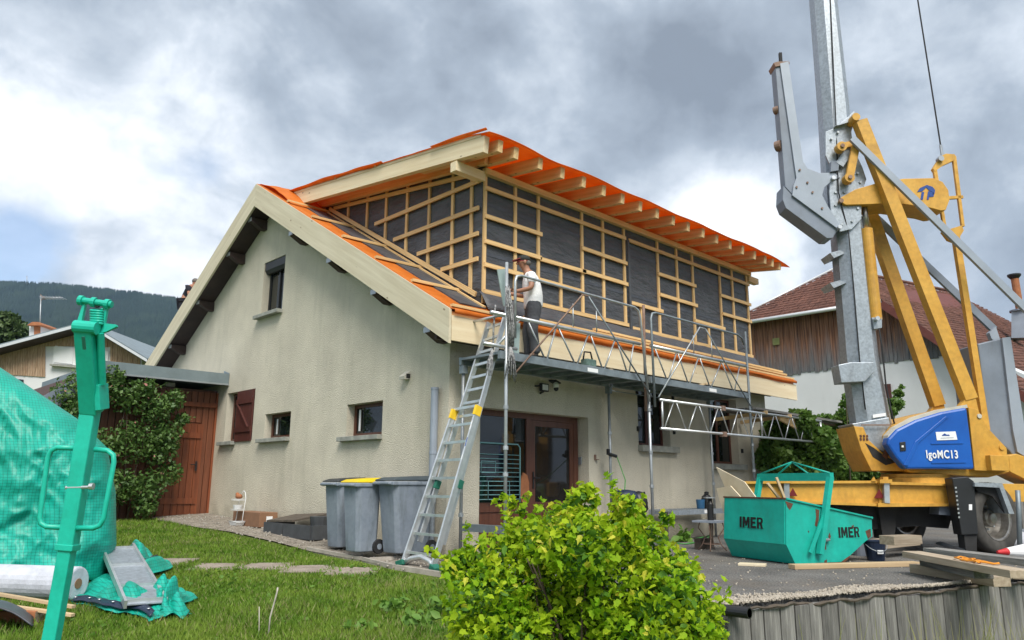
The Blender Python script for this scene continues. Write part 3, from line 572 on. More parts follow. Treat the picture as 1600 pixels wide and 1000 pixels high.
# door with side light
D0,D1=dr[0],dr[1]; Y=.20; zt=dr[3]; xm=onY(826,700,Y)[0]
f=MB(); zb=.72
for x0,x1,z0,z1 in ((D0,D0+.06,-.1,zt),(xm-.05,xm+.05,-.1,zt),(D1-.16,D1-.05,-.1,zt),(D0+.06,xm-.05,zt-.09,zt),(xm+.05,D1-.16,zt-.10,zt),(D0+.06,xm-.05,zb-.14,zb),(D0+.06,xm-.05,-.1,.0)): f.mm((x0,Y,z0),(x1,Y+.06,z1))
door=obj('door',f,'brown_frame',house)
lf=MB(); x0,x1=xm+.055,D1-.165
for a in ((x0,x0+.10,0,zt-.105),(x1-.10,x1,0,zt-.105),(x0+.1,x1-.1,zt-.2,zt-.105),(x0+.1,x1-.1,zb-.10,zb)): lf.mm((a[0],Y+.005,a[2]),(a[1],Y+.05,a[3]))
obj('leaf_frame',lf,'brown_frame',door); obj('lower_panel',MB().mm((x0+.1,Y+.015,.02),(x1-.1,Y+.035,zb-.1)),'brown_frame',door); obj('lower_panel',MB().mm((D0+.06,Y+.02,0),(xm-.05,Y+.04,zb-.14)),'brown_frame',door)
obj('pane',MB().mm((x0+.1,Y+.02,zb),(x1-.1,Y+.03,zt-.2)),'glass_door',door); obj('pane',MB().mm((D0+.06,Y+.03,zb),(xm-.05,Y+.04,zt-.09)),'glass_dark',door)
hd=MB().mm((x0+.035,Y-.012,.93),(x0+.065,Y+.004,1.20)); hd.tube((x0+.05,Y-.012,1.10),(x0+.05,Y-.05,1.10),.01).tube((x0+.05,Y-.045,1.10),(x0+.17,Y-.045,1.10),.009); obj('handle',hd,'black_plastic',door)
obj('threshold',MB().mm((D0,-.03,-.05),(D1,.2,.02)),'sill',door)
# facade windows
for r,sm in ((w1,'shutter_wood'),(w2,'brown_frame')):
    x0,x1,z0,z1=r; f=MB(); w_=.055; Y=.18
    f.mm((x0,Y,z0),(x0+w_,Y+.05,z1)).mm((x1-w_,Y,z0),(x1,Y+.05,z1)).mm((x0+w_,Y,z0),(x1-w_,Y+.05,z0+w_)).mm((x0+w_,Y,z1-w_),(x1-w_,Y+.05,z1)).mm(((x0+x1)/2-.04,Y,z0+w_),((x0+x1)/2+.04,Y+.05,z1-w_))
    o=obj('window',f,sm,house); obj('pane',MB().mm((x0+w_,Y+.02,z0+w_),((x0+x1)/2-.04,Y+.035,z1-w_)),'glass_dark',o); obj('pane',MB().mm(((x0+x1)/2+.04,Y+.02,z0+w_),(x1-w_,Y+.035,z1-w_)),'glass_dark',o)
    obj('sill',MB().mm((x0-.02,-.11,z0-.12),(x1+.16,.18,z0-.004)),'sill',o,bev=.006)
    for xx in (x0-.05,x1+.09):
        for zz in (z0+.25,z1-.35): obj('shutter_hinge',MB().mm((xx,-.05,zz),(xx+.03,.0,zz+.09)),'black_plastic',o)
# downpipe at the gable corner (in two sections)
p=MB().tube((-.09,.22,-.02),(-.09,.22,.72),.05,12); d_=obj('downpipe',p,'galva',house,smooth=False); 
obj('upper_pipe',MB().tube((-.09,.22,.72),(-.09,.22,2.36),.056,12).tube((-.09,.22,2.36),(-.09,.22,2.39),.062,12).tube((-.09,.22,1.42),(-.09,.22,1.45),.062,12),'crane_grey_light',d_)
# ------------------------------------------------------------------ dormer
DY=0.0; DX0,DX1=.60,9.18; DZ=5.95
def dz_(Y): return 6.17+.125*(Y+.65)             # top of the dormer rafters
dw=MB(); side=[(DX0,DY,3.2),(DX0,DY,dz_(0)-.20),(DX0,5.3,dz_(5.3)-.20),(DX0,5.3,3.2)]
dw.prism(side,(DX1-DX0,0,0)); dorm=obj('dormer',dw,'dark_sheet',house); dorm['label']='timber dormer wrapped in dark grey membrane under battens'
BT=.03
rows=[(5.68,.62,4.32),(5.68,4.42,9.14),(5.20,.62,1.95),(5.19,3.0,4.36),(5.19,5.38,6.78),(5.18,7.8,9.16),(4.78,.62,1.93),(4.755,1.9,3.1),(4.77,3.0,4.38),(4.76,5.42,6.80),(4.76,7.84,9.14),(4.38,.62,3.0),(4.42,4.42,5.5),(4.41,6.68,7.9),(3.95,.62,4.34),(3.93,4.42,9.10)]
vert=[(.65,DZ-.06,3.76),(1.33,DZ-.06,3.80),(1.89,DZ-.06,3.80),(3.04,DZ-.06,3.80),(3.65,DZ-.06,3.78),(4.30,DZ-.06,3.74),(5.42,DZ-.06,3.72),(6.11,DZ-.06,3.74),(6.72,DZ-.06,3.76),(7.84,DZ-.06,3.76),(8.39,DZ-.06,3.76),(9.07,DZ-.06,3.70),(2.45,4.75,3.80),(7.26,4.42,3.76),(4.80,4.42,3.78)]
for x,a,b in vert: beam('batten',(x,DY-BT/2,a),(x+random.uniform(-.012,.012),DY-BT/2,b),BT,.062,'batten',dorm,up=(1,0,0))
for z,a,b in rows: beam('batten',(a,DY-BT*1.5-.002,z+random.uniform(-.01,.01)),(b,DY-BT*1.5-.002,z+random.uniform(-.012,.012)),BT,.07,'batten',dorm)
beam('top_plate',(DX0,DY-.045,DZ+.0),(DX1+.02,DY-.045,DZ+.0),.09,.10,'beam_wood',dorm)
for z_ in (5.42,4.58): beam('membrane_overlap',(.62,DY-.003,z_),(9.15,DY-.003,z_+.015),.004,.05,'bitumen',dorm)
beam('loose_strip',(4.37,DY-.07,5.66),(4.39,DY-.08,3.60),.012,.06,'dark_sheet',dorm,up=(1,0,0))
# side wall battens (plane x=DX0)
X=DX0-BT/2
for y in (.05,.72,1.36,2.01,2.67,3.31,4.0): 
    if y<.1: continue
    beam('batten',(X,y,dz_(y)-.19),(X,y,max(roof_z(y)+.10,3.7)),BT,.06,'batten',dorm,up=(0,1,0))
beam('batten',(X,.24,dz_(.24)-.22),(X,.24,roof_z(.24)+.10),BT,.06,'batten',dorm,up=(0,1,0))
X=DX0-BT*1.5-.002
for z,y1 in ((5.79,2.98),(5.33,2.35),(4.90,1.62),(4.48,.95)): beam('batten',(X,.03,z),(X,y1,z),BT,.07,'batten',dorm)
beam('batten',(X-.002,.30,dz_(.3)-.33),(X-.002,4.5,dz_(4.5)-.30),BT,.07,'batten',dorm)
beam('batten',(X-.034,.03,roof_z(.03)+.16),(X-.034,4.62,roof_z(4.62)+.14),BT,.075,'batten',dorm)
# rafters of the dormer roof
ex=[785.8,810.4,848.2,882.5,915.7,946.9,976.1,1003.8,1030,1055,1078.3,1101.3,1122.8,1143.5,1163,1181.7,1198,1209.4,1220.7]
for x in ex:
    y=240+(418-240)*(x-786)/(1220-786); X=onY(x,y,-.75)[0]-.05; Y0=-.75
    if X>9.62: continue
    beam('rafter',(X,Y0,dz_(Y0)-.115),(X,1.2,dz_(1.2)-.115),.10,.19,'beam_wood',dorm,bev=.004)
beam('verge_beam',(.06,-.68,dz_(-.68)-.15),(.06,5.35,dz_(5.35)-.15),.10,.26,'fascia_wood',dorm)
beam('verge_lath',(.04,-.62,dz_(-.62)+.005),(.04,5.2,dz_(5.2)+.005),.08,.05,'fascia_wood',dorm)
beam('inner_rafter',(.50,-.2,dz_(-.2)-.14),(.50,5.2,dz_(5.2)-.14),.07,.20,'beam_wood',dorm)
beam('outrigger_purlin',(.0,.02,5.86),(.62,.02,5.86),.14,.16,'fascia_wood',dorm,bev=.004)
beam('ridge_stub',(-.02,2.2,dz_(2.2)+.03),(.5,2.2,dz_(2.2)+.03),.05,.05,'batten',dorm)
beam('ridge_stub',(-.02,3.55,dz_(3.55)+.03),(.5,3.55,dz_(3.55)+.03),.05,.05,'batten',dorm)
beam('end_purlin',(DX1-.02,.02,5.84),(9.62,.02,5.84),.14,.14,'beam_wood',dorm)
def f_droof(a,b):
    X=-.03+(9.70)*a; Y=-.84+6.35*b; e=max(0,1-b*9); z=dz_(Y)+.03+.012*wob(X*1.3,Y*2,3)-.03*e*(1+wob(X*1.1,0,9))-e*.10*max(0,(a-.94)/.06)
    Y-=e*.03*wob(X*1.7,2,2); 
    if a<.004: X-=.03*wob(Y*2,4,4); z+=.03*wob(Y*1.5,8,0)
    return (X,Y,z)
sheet('roof_membrane',f_droof,80,40,'orange_sheet',dorm)
def f_upturn(a,b):                                # loose edge of the sheet blown up along the verge
    Y=-.80+1.35*a; return (-.03-.03*b,Y,dz_(Y)+.03+b*(.012+.02*math.sin(a*math.pi)**2+.02*(1-a)))
sheet('membrane_flap',f_upturn,16,3,'orange_sheet',dorm)
def f_upturn2(a,b):
    Y=1.95+3.4*a; return (.0-.06*b,Y,dz_(Y)+.03+b*(.02+.03*wob(Y*1.4,3,1)+.03*math.sin(a*math.pi)))
sheet('membrane_flap',f_upturn2,24,3,'orange_sheet',dorm)
def f_under(a,b):                                 # grey membrane apron at the dormer's foot
    X=.55+8.6*a; Y=-.01-.22*b; return (X,Y,3.95*(1-b)+(roof_z(Y)+.03)*b+.02*wob(X*3,b*2,6))
sheet('apron',f_under,60,4,'dark_sheet',dorm)
# ------------------------------------------------------------------ timber annex with garage door
AY=8.06
gar=thing('annex',(-1.5,AY,.3),'low brown timber annex with zinc roof edge beside the gable','annex')
obj('back_wall',MB().mm((-3.0,AY+.06,-.2),(.02,AY+4,3.0)),'brown_frame',gar)
x=-.045; i=0; dx0,dx1=onY(250,740,AY)[0],onY(312,740,AY)[0]
while x>-2.95:
    wd=.135; z1=2.95
    if not (dx0<x-wd/2<dx1): beam('plank',(x-wd/2,AY+.03,-.1),(x-wd/2,AY+.03,z1),wd-.012,.035,'brown_plank',gar,up=(0,1,0))
    else: beam('plank',(x-wd/2,AY+.03,2.28),(x-wd/2,AY+.03,z1),wd-.012,.035,'brown_plank',gar,up=(0,1,0))
    x-=wd
obj('corner_post',MB().mm((-.045,AY-.02,-.1),(-.001,AY+.06,2.95)),'brown_wood',gar)
dd=obj('door',MB().mm((dx0,AY+.02,.3),(dx1,AY+.045,2.26)),'brown_wood',gar)
for k_ in range(6): xx=dx0+(dx1-dx0)*k_/6; obj('door_plank',MB().mm((xx+.006,AY-.0,.32),(xx+(dx1-dx0)/6-.006,AY+.02,2.25)),'brown_wood',dd)
for z in (.62,2.0): obj('door_rail',MB().mm((dx0+.05,AY-.03,z-.06),(dx1-.05,AY-.001,z+.06)),'brown_wood',dd)
obj('handle',MB().mm((dx1-.13,AY-.045,1.25),(dx1-.09,AY-.031,1.45)).tube((dx1-.11,AY-.05,1.38),(dx1-.23,AY-.055,1.38),.012),'black_plastic',dd)
obj('lintel',MB().mm((-2.9,AY-.05,2.62),(-.05,AY+.0,2.72)),'brown_wood',gar)
za,zb_=onX(358,601,0)[2],onX(359,584.4,0)[2]
FY=onX(358,600,0)[1]
xl=onY(159,568,FY)[0]
fz=MB().mm((xl,FY,za),(-.01,FY+.03,zb_)); ff=obj('roof_edge',fz,'zinc',gar); obj('drip_strip',MB().mm((xl,FY-.012,za-.02),(-.01,FY,za+.012)),'cap_metal',ff); obj('end_flashing',MB().prism([(-.012,FY+.002,za),(-.012,FY+.002,zb_+.02),(-.012,FY+.25,zb_+.09),(-.012,FY+.25,za)],(-.02,0,0)),'zinc',ff)
obj('roof',MB().mm((xl,FY+.03,za+.03),(-.01,AY+4,zb_-.02)),'zinc',gar)
pa,pb,pc,pd=[onY(a_,b_,FY) for a_,b_ in ((159,568),(159,592),(70,645),(62,622))]
obj('sloping_roof_edge',MB().prism([pa,pb,pc,pd],(0,.04,0)),'crane_grey',gar)
obj('vent',MB().mm((onY(258,600,AY)[0],AY-.03,onY(265,604,AY)[2]),(onY(273,600,AY)[0],AY-.0,onY(265,598,AY)[2])),'sill',gar)
# climbing rose in front of the annex
rose=thing('climbing_rose',(-1.9,AY-.4,.25),'climbing rose with small leaves and faded blooms covering the timber annex','shrub')
bl=[]
for px,py,r in ((110,620,.45),(130,600,.35),(175,590,.30),(260,680,.4),(265,740,.3),(120,640,.42),(165,610,.35),(205,620,.45),(245,640,.40),(150,700,.50),(205,690,.55),(250,700,.45),(185,760,.45),(230,760,.42),(225,790,.30),(150,770,.4),(270,625,.28),(230,605,.22),(285,655,.16)):
    c=onY(px,py,AY-.42); bl.append((c,(r*.85,.35,r*.85)))
P=blob_points(bl,10500,.25); fol=fast_mesh('foliage',*leaves(P,.075),'rose_leaf',rose)
P=blob_points(bl,160,.8); fast_mesh('blooms',*leaves(P,.065),'rose_flower',rose,'stuff')
for k_ in range(7):
    b0=(-1.3-.22*k_,AY-.3,.1); tubeo('stem',[b0,(b0[0]+random.uniform(-.2,.2),AY-.35,1.2),(b0[0]+random.uniform(-.5,.3),AY-.4,2.3+random.uniform(-.3,.3))],[.018,.014,.006],'bark',rose,5)
for k_,(px,py) in enumerate(((300,650),(262,598),(288,612),(140,590))):
    a=onY(px-35,py+25,AY-.4); b=onY(px,py,AY-.5); tubeo('stem',[a,(a+b)/2+v3((0,0,.06)),b],[.008,.006,.004],'rose_leaf',rose,5); fast_mesh('sprig',*leaves(np.linspace(a,b,14)+RNG.normal(0,.03,(14,3)),.07),'rose_leaf',rose,'stuff')
# ================================================================== SCAFFOLD
FYS,BYS=-1.10,-.27; DK=2.80
scf=thing('scaffold',(3.4,-.7,0),'steel tube scaffold with two grey decks along the facade eave','scaffold')
def collars(o,x,y,zs,r=.036):
    for z in zs: obj('collar',MB().tube((x,y,z),(x,y,z+.05),r,10),'steel_tube',o)
for x,zt,zs,m_ in ((.10,4.08,(1.1,1.45,2.0),'steel_tube'),(3.42,2.55,(.95,1.5,2.2),'steel_tube'),(6.83,4.05,(1.25,1.75),'steel_blue')):
    o=tubeo('post',[(x,FYS,-.02),(x,FYS,zt)],.0242,m_,scf,10); collars(o,x,FYS,zs)
    obj('base_plate',MB().mm((x-.075,FYS-.075,.0),(x+.075,FYS+.075,.012)),'steel_tube',o)
tubeo('post',[(3.37,FYS+.03,2.2),(3.40,FYS+.03,4.02)],.0242,'rust_tube',scf,10)
for x,zs in ((.04,(1.2,.55)),(3.40,(1.15,1.85)),(6.70,(1.0,1.6,2.1))):
    o=tubeo('post',[(x,BYS,-.02),(x,BYS,2.72)],.0242,'steel_tube',scf,10); collars(o,x,BYS,zs)
    obj('head_jack',MB().mm((x-.045,BYS-.045,2.56),(x+.045,BYS+.045,2.68)),'steel_blue',o)
for x0,x1 in ((-.02,3.38),(3.48,6.86)):
    dk=obj('deck',MB().mm((x0,FYS+.045,DK-.05),(x1,BYS-.02,DK-.015)),'steel_blue',scf)
    obj('side_beam',MB().mm((x0,FYS-.01,DK-.115),(x1,FYS+.044,DK-.005)),'steel_blue',dk); obj('side_beam',MB().mm((x0,BYS-.02,DK-.115),(x1,BYS+.035,DK-.005)),'steel_blue',dk)
    for k in range(8): xx=x0+.2+(x1-x0-.4)*k/7; obj('cross_member',MB().mm((xx-.02,FYS+.046,DK-.105),(xx+.02,BYS-.021,DK-.052)),'steel_blue',dk)
    obj('maker_plate',MB().mm((x0+1.85,FYS-.014,DK-.10),(x0+2.1,FYS-.011,DK-.04)),'paper_white',dk)
def pl(*pts,Y=FYS): return [onY(a,b,Y) for a,b in pts]
# guard rails
tubeo('guard_frame',[(.24,FYS-.03,3.0),(.24,FYS-.03,3.82),(.27,FYS-.03,3.90),(.36,FYS-.03,3.93),(3.05,FYS-.03,3.92),(3.16,FYS-.03,3.88),(3.21,FYS-.03,3.78),(3.38,FYS-.03,2.35)],.021,'steel_tube',scf)
tubeo('guard_frame',[(3.55,FYS-.03,2.28),(3.52,FYS-.03,3.80),(3.56,FYS-.03,3.89),(3.66,FYS-.03,3.92),(6.45,FYS-.03,3.93),(6.62,FYS-.03,3.88),(6.70,FYS-.03,3.76)],.021,'steel_blue',scf)
tubeo('mid_rail',[(-.18,FYS+.02,3.31),(3.24,FYS+.02,3.32)],.030,'alu',scf,10); tubeo('mid_rail',[(3.55,FYS+.02,3.33),(6.80,FYS+.02,3.34)],.030,'alu',scf,10)
tubeo('low_rail',[(-.30,FYS+.02,2.86),(.32,FYS+.02,2.86)],.026,'alu',scf,10)
# tent-shaped braces of the guard frames
for (x0,z0),(xa,xb,zp),(x1,z1) in (((.22,2.50),(1.68,1.82,3.88),(3.42,2.44)),((3.62,2.45),(5.02,5.22,3.86),(6.84,2.45))):
    tubeo('brace',[(x0,FYS-.06,z0),(xa,FYS-.06,zp),(xb,FYS-.06,zp)],.0135,'rust_tube' if x0<1 else 'steel_tube',scf,6); tubeo('brace',[(xb,FYS-.06,zp),(x1,FYS-.06,z1)],.0135,'steel_blue',scf,6)
    for xx in (xa-.22,xb+.2): tubeo('stub',[(xx,FYS-.05,zp-.18),(xx,FYS-.05,3.34)],.011,'steel_tube',scf,6)
# zig-zag of the toe trusses
for xs in ((.55,.95,1.20,1.62,1.95,2.28,2.62,2.92,3.12),(3.68,4.05,4.38,4.72,5.10,5.45,5.9,6.3,6.6)):
    for k,(a,b) in enumerate(zip(xs[:-1],xs[1:])):
        z0,z1=(3.30,DK-.01) if k%2==0 else (DK-.01,3.30); tubeo('truss_web',[(a,FYS+.02,z0),(b-.05,FYS+.02,z1)],.014,'steel_tube',scf,6)
tubeo('end_strut',[(-.05,FYS+.02,2.86),(.38,FYS+.02,3.30)],.02,'alu',scf); tubeo('end_rail',[(.02,FYS,3.30),(.02,BYS,3.30)],.02,'alu',scf)
obj('ledger',MB().mm((.04,FYS-.03,.36),(.13,BYS,.46)),'steel_blue',scf) ; obj('ledger',MB().mm((.13,FYS-.045,.37),(.55,FYS-.03,.47)),'steel_blue',scf)
tubeo('cross_brace',[(3.3,BYS,2.62),(6.5,BYS-.1,2.58)],.008,'steel_blue',scf,5)
# lattice girder clamped across the posts
gir=thing('lattice_girder',(6.8,FYS-.08,2.0),'aluminium lattice girder clamped level below the right-hand deck','girder')
GY=FYS-.08; gx0,gx1=onY(1031,627,GY)[0],onY(1283,658,GY)[0]; zt_,zb2=2.40,1.92
tubeo('chord',[(gx0,GY,zt_),(gx1,GY,zt_+.02)],.024,'alu',gir,10); tubeo('chord',[(gx0,GY,zb2),(gx1,GY,zb2+.02)],.024,'alu',gir,10)
n_=17; st=(gx1-gx0-.12)/n_
for xx in (gx0+.06,gx1-.04,(gx0+gx1)*.5+.35): tubeo('upright',[(xx,GY,zb2),(xx,GY,zt_)],.020,'alu',gir,8)
for k in range(n_):
    a=gx0+.08+k*st; z0,z1=(zb2,zt_) if k%2==0 else (zt_,zb2); tubeo('web',[(a+.03,GY,z0+.02),(a+st-.03,GY,z1)],.012,'alu',gir,6)
for zz in (zt_,zb2): obj('clamp',MB().mm((gx0+1.95,GY-.05,zz-.045),(gx0+2.05,GY+.05,zz+.045)),'rust_tube',gir)
# lower plank platform at the far end
plf=thing('plank_platform',(8.8,-.75,2.35),'grey planks on timber brackets past the right scaffold post','platform')
for k,Y in enumerate((-1.05,-.78,-.5)): beam('plank',(6.95,Y,2.50),(11.1+.25*k,Y,2.47),.24,.045,'old_board',plf)
for k,xx in enumerate((7.3,8.35,9.4)): beam('bracket',(xx,-1.22,2.44),(xx-.0,-.05,2.36),.06,.07,'beam_wood',plf)
obj('bracket_plate',MB().prism([(8.05,-1.1,2.44),(8.95,-1.1,2.44),(8.9,-1.1,2.18),(8.1,-1.1,2.34)],(0,.05,0)),'beam_wood',plf)
for xx in (9.55,10.7): tubeo('prop',[(xx,-.6,-.05),(xx,-.6,2.44)],.024,'steel_tube',plf,8)
tubeo('ledger_tube',[(9.0,-.95,2.40),(12.2,-.95,2.42)],.024,'rust_tube',plf,8)
# rope bundle hanging on the first post
rp=thing('rope_bundle',(.1,FYS-.06,3.5),'bundle of black and white rope hanging on the first scaffold post','rope')
for k in range(9):
    a=k*.70; ox_,oy_=.035*math.cos(a)+.02,.045*math.sin(a); pts=[(.06+ox_*.6,FYS-.05+oy_*.6,3.72-.02*(k%3)),(.07+ox_,FYS-.06+oy_,3.45),(.10+ox_*1.1,FYS-.07+oy_,3.15),(.12+ox_*.8,FYS-.06+oy_*.8,2.86)]
    tubeo('strand',pts,.011,'rope',rp,6)
for k in range(12):
    a=k*.52; o2=(.09*math.cos(a),.07*math.sin(a)); tubeo('frayed_end',[(.12,FYS-.06,2.90),(.13+o2[0]*.5,FYS-.07+o2[1]*.5,2.72),(.12+o2[0],FYS-.07+o2[1],2.46-.12*random.random())],[.012,.009,.006],'rope',rp,5)
tubeo('tail',[(-.02,FYS+.1,3.45),(-.09,FYS+.06,3.1),(-.10,FYS+.05,2.80)],.013,'rope',rp,6)
for k in range(4): tubeo('frayed_end',[(-.12,FYS+.04,2.82),(-.16-.03*k,FYS,2.6),(-.20-.03*k,FYS-.03,2.42)],[.012,.009,.006],'rope',rp,5)
# cut sheet of cladding beside the worker and things on the deck
shp=[onY(a,b,-.98) for a,b in ((777,421),(792,419),(792,552),(809,556),(815,505),(789,500))]
sg=thing('cladding_sheet',tuple(shp[3]),'pale green metal sheet standing upright by the worker','sheet'); 
obj('upright_sheet',MB().prism([onY(a,b,-.98) for a,b in ((777,421),(792.5,420),(797,480),(787,478))],(0,.012,0)),'sheet_green',sg); obj('lower_sheet',MB().prism([onY(a,b,-.98) for a,b in ((796,500),(813,505),(811,557),(799,556))],(0,.012,0)),'sheet_green',sg)
tl=thing('circular_saw',(2.05,-.95,DK),'small green power saw lying on the scaffold deck','tool'); obj('motor',MB().box((2.05,-.95,DK+.07),(.24,.14,.12)),'tool_green',tl,bev=.02); tubeo('grip',[(1.92,-.95,DK+.12),(1.95,-.95,DK+.24),(2.10,-.95,DK+.25),(2.14,-.95,DK+.14)],.014,'black_plastic',tl); obj('base_plate',MB().box((2.08,-.95,DK+.006),(.34,.2,.012)),'alu',tl)
tagit(beam('offcut',(2.5,-.98,DK+.015),(2.9,-.80,DK+.015),.12,.025,'sawn_plank',None),'sawn timber offcut lying flat on the first deck','offcut')
tagit(beam('offcut',(5.2,-.98,DK+.015),(5.6,-1.0,DK+.10),.05,.03,'sawn_plank',None),'short stick of wood propped on the second deck','offcut')
# ------------------------------------------------------------------ ladder
lad=thing('ladder',(-.95,-.55,-.05),'aluminium extension ladder leaning against the end of the scaffold','ladder')
BL=gpt(630,886); BR=gpt(676,894); TL,TR=v3((.135,-.60,3.30)),v3((.19,-.96,3.36))
def lp(s,t): return (BL*(1-t)+TL*t)*(1-s)+(BR*(1-t)+TR*t)*s
fw=nrm(np.cross(TL-BL,BR-BL)); fw=fw if fw[0]<0 else -fw
for s in (0,1): beam('stile',lp(s,0)+v3((0,0,.04)),lp(s,.60),.028,.085,'alu',lad,up=fw)
for s in (.09,.91): beam('stile',lp(s,.10)-fw*.09,lp(s,1.0)-fw*.06,.026,.075,'alu',lad,up=fw)
for k in range(9): t=.055+k*.070; beam('rung',lp(0,t),lp(1,t),.038,.034,'alu',lad,up=(0,0,1))
for k in range(8): t=.60+k*.055-.01; beam('rung',lp(.09,t)-fw*.07,lp(.91,t)-fw*.07,.034,.034,'alu',lad)
for s in (0,1): obj('yellow_guide',MB().bar(lp(s,.575),lp(s,.612),.04,.11,up=fw),'yellow_bright',lad)
for s in (0,1): obj('rubber_foot',MB().bar(lp(s,0)+nrm(BR-BL)*(.10*(2*s-1))+v3((0,0,.03)),lp(s,.012)-nrm(BR-BL)*(.02*(2*s-1))+v3((0,0,.03)),.12,.07),'green_rubber',lad,bev=.01)
obj('base_bar',MB().path([lp(-.06,.012),lp(.2,.035),lp(.5,.045),lp(.8,.035),lp(1.06,.012)],.035,8),'alu',lad,smooth=True)
for k in range(2): obj('stabiliser_block',MB().bar(lp(.15+.85*k,.30)-fw*.05,lp(.15+.85*k,.33)-fw*.05,.05,.08,up=fw),'green_rubber',lad)
for k in range(8): t=.06+k*.065; obj('sticker',MB().bar(lp(1,t)+fw*.045,lp(1,t+.034)+fw*.045,.014,.003,up=fw),'paper_white' if k%2 else 'blue_print',lad)
# ================================================================== BINS AND SMALL THINGS BY THE GABLE
def wheelie(x,y,z,w_,d_,h_,lid,label,rz=0.):
    t=thing('wheeled_bin',(x,y,z),label,'bin','wheeled bins by the gable',rz)
    m_=MB(); rings=[]
    for zz,k in ((.04,.80),(.10,.82),(h_*.80,.955),(h_*.90,.97)):
        a,b=d_*k/2,w_*k/2; off=(1-k)*d_*.35; c=.05; pts=[(-a+c,-b),(a-c,-b),(a,-b+c),(a,b-c),(a-c,b),(-a+c,b),(-a,b-c),(-a,-b+c)]; rings.append([(p[0]+off,p[1],zz) for p in pts])
    m_.loft(rings); obj('body',m_,'bin_grey',t,True,bev=.012)
    obj('rim',MB().mm((-d_/2-.03,-w_/2-.012,h_*.885),(d_/2,w_/2+.012,h_*.935)),'bin_grey',t,True,bev=.012)
    obj('front_grip',MB().mm((-d_/2-.075,-w_*.42,h_*.895),(-d_/2-.02,w_*.42,h_*.925)),'bin_grey',t,True,bev=.01)
    l=MB(); a,b=d_/2+.01,w_/2+.005; l.loft([[(-a,-b,h_*.94),(a,-b,h_*.94),(a,b,h_*.94),(-a,b,h_*.94)],[(-a,-b,h_*.955),(a,-b,h_*.965),(a,b,h_*.965),(-a,b,h_*.955)],[(-a*.72,-b*.8,h_*.985),(a*.9,-b*.8,h_*1.01),(a*.9,b*.8,h_*1.01),(-a*.72,b*.8,h_*.985)]]); obj('lid',l,lid,t,True,bev=.01)
    obj('hinge_bar',MB().tube((d_/2+.035,-w_/2+.03,h_*.95),(d_/2+.035,w_/2-.03,h_*.95),.016),'bin_grey',t,True)
    for s in (-1,1): wv=obj('wheel',MB().lathe([(.03,-.025),(.095,-.025),(.10,-.01),(.10,.01),(.095,.025),(.03,.025)],(d_/2-.02,s*(w_/2-.03),.10),18,1),'black_rubber',t,True); obj('hub',MB().lathe([(.0,-.03),(.04,-.03),(.04,.03),(.0,.03)],(d_/2-.02,s*(w_/2-.03),.10),10,1),'bin_grey',wv,True)
    return t
gB=.05; wheelie(-.72,1.52,gB,.44,.50,1.03,'bin_lid_dark','grey wheeled bin with black lid, leftmost of the three')
wheelie(-.96,.70,gB,.42,.42,1.02,'bin_lid_yellow','grey wheeled bin with yellow lid between its two neighbours')
wheelie(-.53,.27,gB-.01,.46,.70,1.06,'bin_lid_slate','large grey wheeled bin with slate lid nearest the ladder')
# rack, box, low planter
rc=gpt(372,823); rk=thing('wire_rack',tuple(rc),'white wire plant rack with a bird ornament, standing before the cardboard box','rack')
b0=rc; dy=v3((.0,1,0)); dx=v3((-1,0,0))
def rp_(a,b,z): return b0+v3((-b,a,z))
for a in (-.13,.13):
    tubeo('upright',[rp_(a*1.1,.0,0),rp_(a,-.02,.25),rp_(a*.95,-.05,.52),rp_(a*.5,-.06,.62),rp_(0,-.06,.655)],.007,'white_paint',rk,6)
for z,wd in ((.10,.15),(.32,.12),(.50,.11)):
    tubeo('shelf_ring',[rp_(-wd,-.06,z),rp_(wd,-.06,z),rp_(wd,.12,z),rp_(-wd,.12,z),rp_(-wd,-.06,z)],.006,'white_paint',rk,5)
    for k in range(4): tubeo('shelf_wire',[rp_(-wd+wd*2*k/3,-.06,z-.02),rp_(-wd+wd*2*k/3,.12,z-.02)],.004,'white_paint',rk,4)
obj('basket',MB().loft([[rp_(-.12,-.04,.03),rp_(.12,-.04,.03),rp_(.12,.10,.03),rp_(-.12,.10,.03)],[rp_(-.15,-.06,.10),rp_(.15,-.06,.10),rp_(.15,.12,.10),rp_(-.15,.12,.10)]],False),'white_paint',rk)
tagit(obj('bowl',MB().lathe([(.02,0),(.075,0),(.095,.07),(.08,.07)],tuple(rp_(.0,.03,.325)),14),'paper_white'),'small white bowl on the middle shelf of the wire rack','bowl')
og=MB().ell(rp_(0,.03,.55),(.06,.085,.05)).ell(rp_(.05,.04,.59),(.035,.04,.035)); tagit(obj('bird_ornament',og,'brick_orange',smooth=True),'brown bird ornament on the top shelf of the wire rack','ornament')
bx=thing('cardboard_box',(-.32,5.1,gzx(-.32,5.1)),'long brown cardboard box lying against the gable foot','box'); zz=gzx(-.32,5.1)+.02
obj('carton',MB().mm((-.45,4.75,zz),(-.10,5.85,zz+.26)),'cardboard',bx,bev=.006); obj('label_sticker',MB().mm((-.32,4.745,zz+.06),(-.20,4.749,zz+.19)),'paper_white',bx)
pt=thing('planter',(-.4,3.4,.12),'low dark grey planter frame with boarded sides at the gable foot','planter')
zz=gzx(-.4,3.4)
for (a,b) in (((-.62,4.20),(-.05,4.20)),((-.62,4.20),(-.62,3.55)),((-.62,3.5),(-.62,2.62)),((-.62,2.58),(-.05,2.58))): beam('side_board',(*a,zz+.10),(*b,zz+.10),.035,.22,'planter_grey',pt)
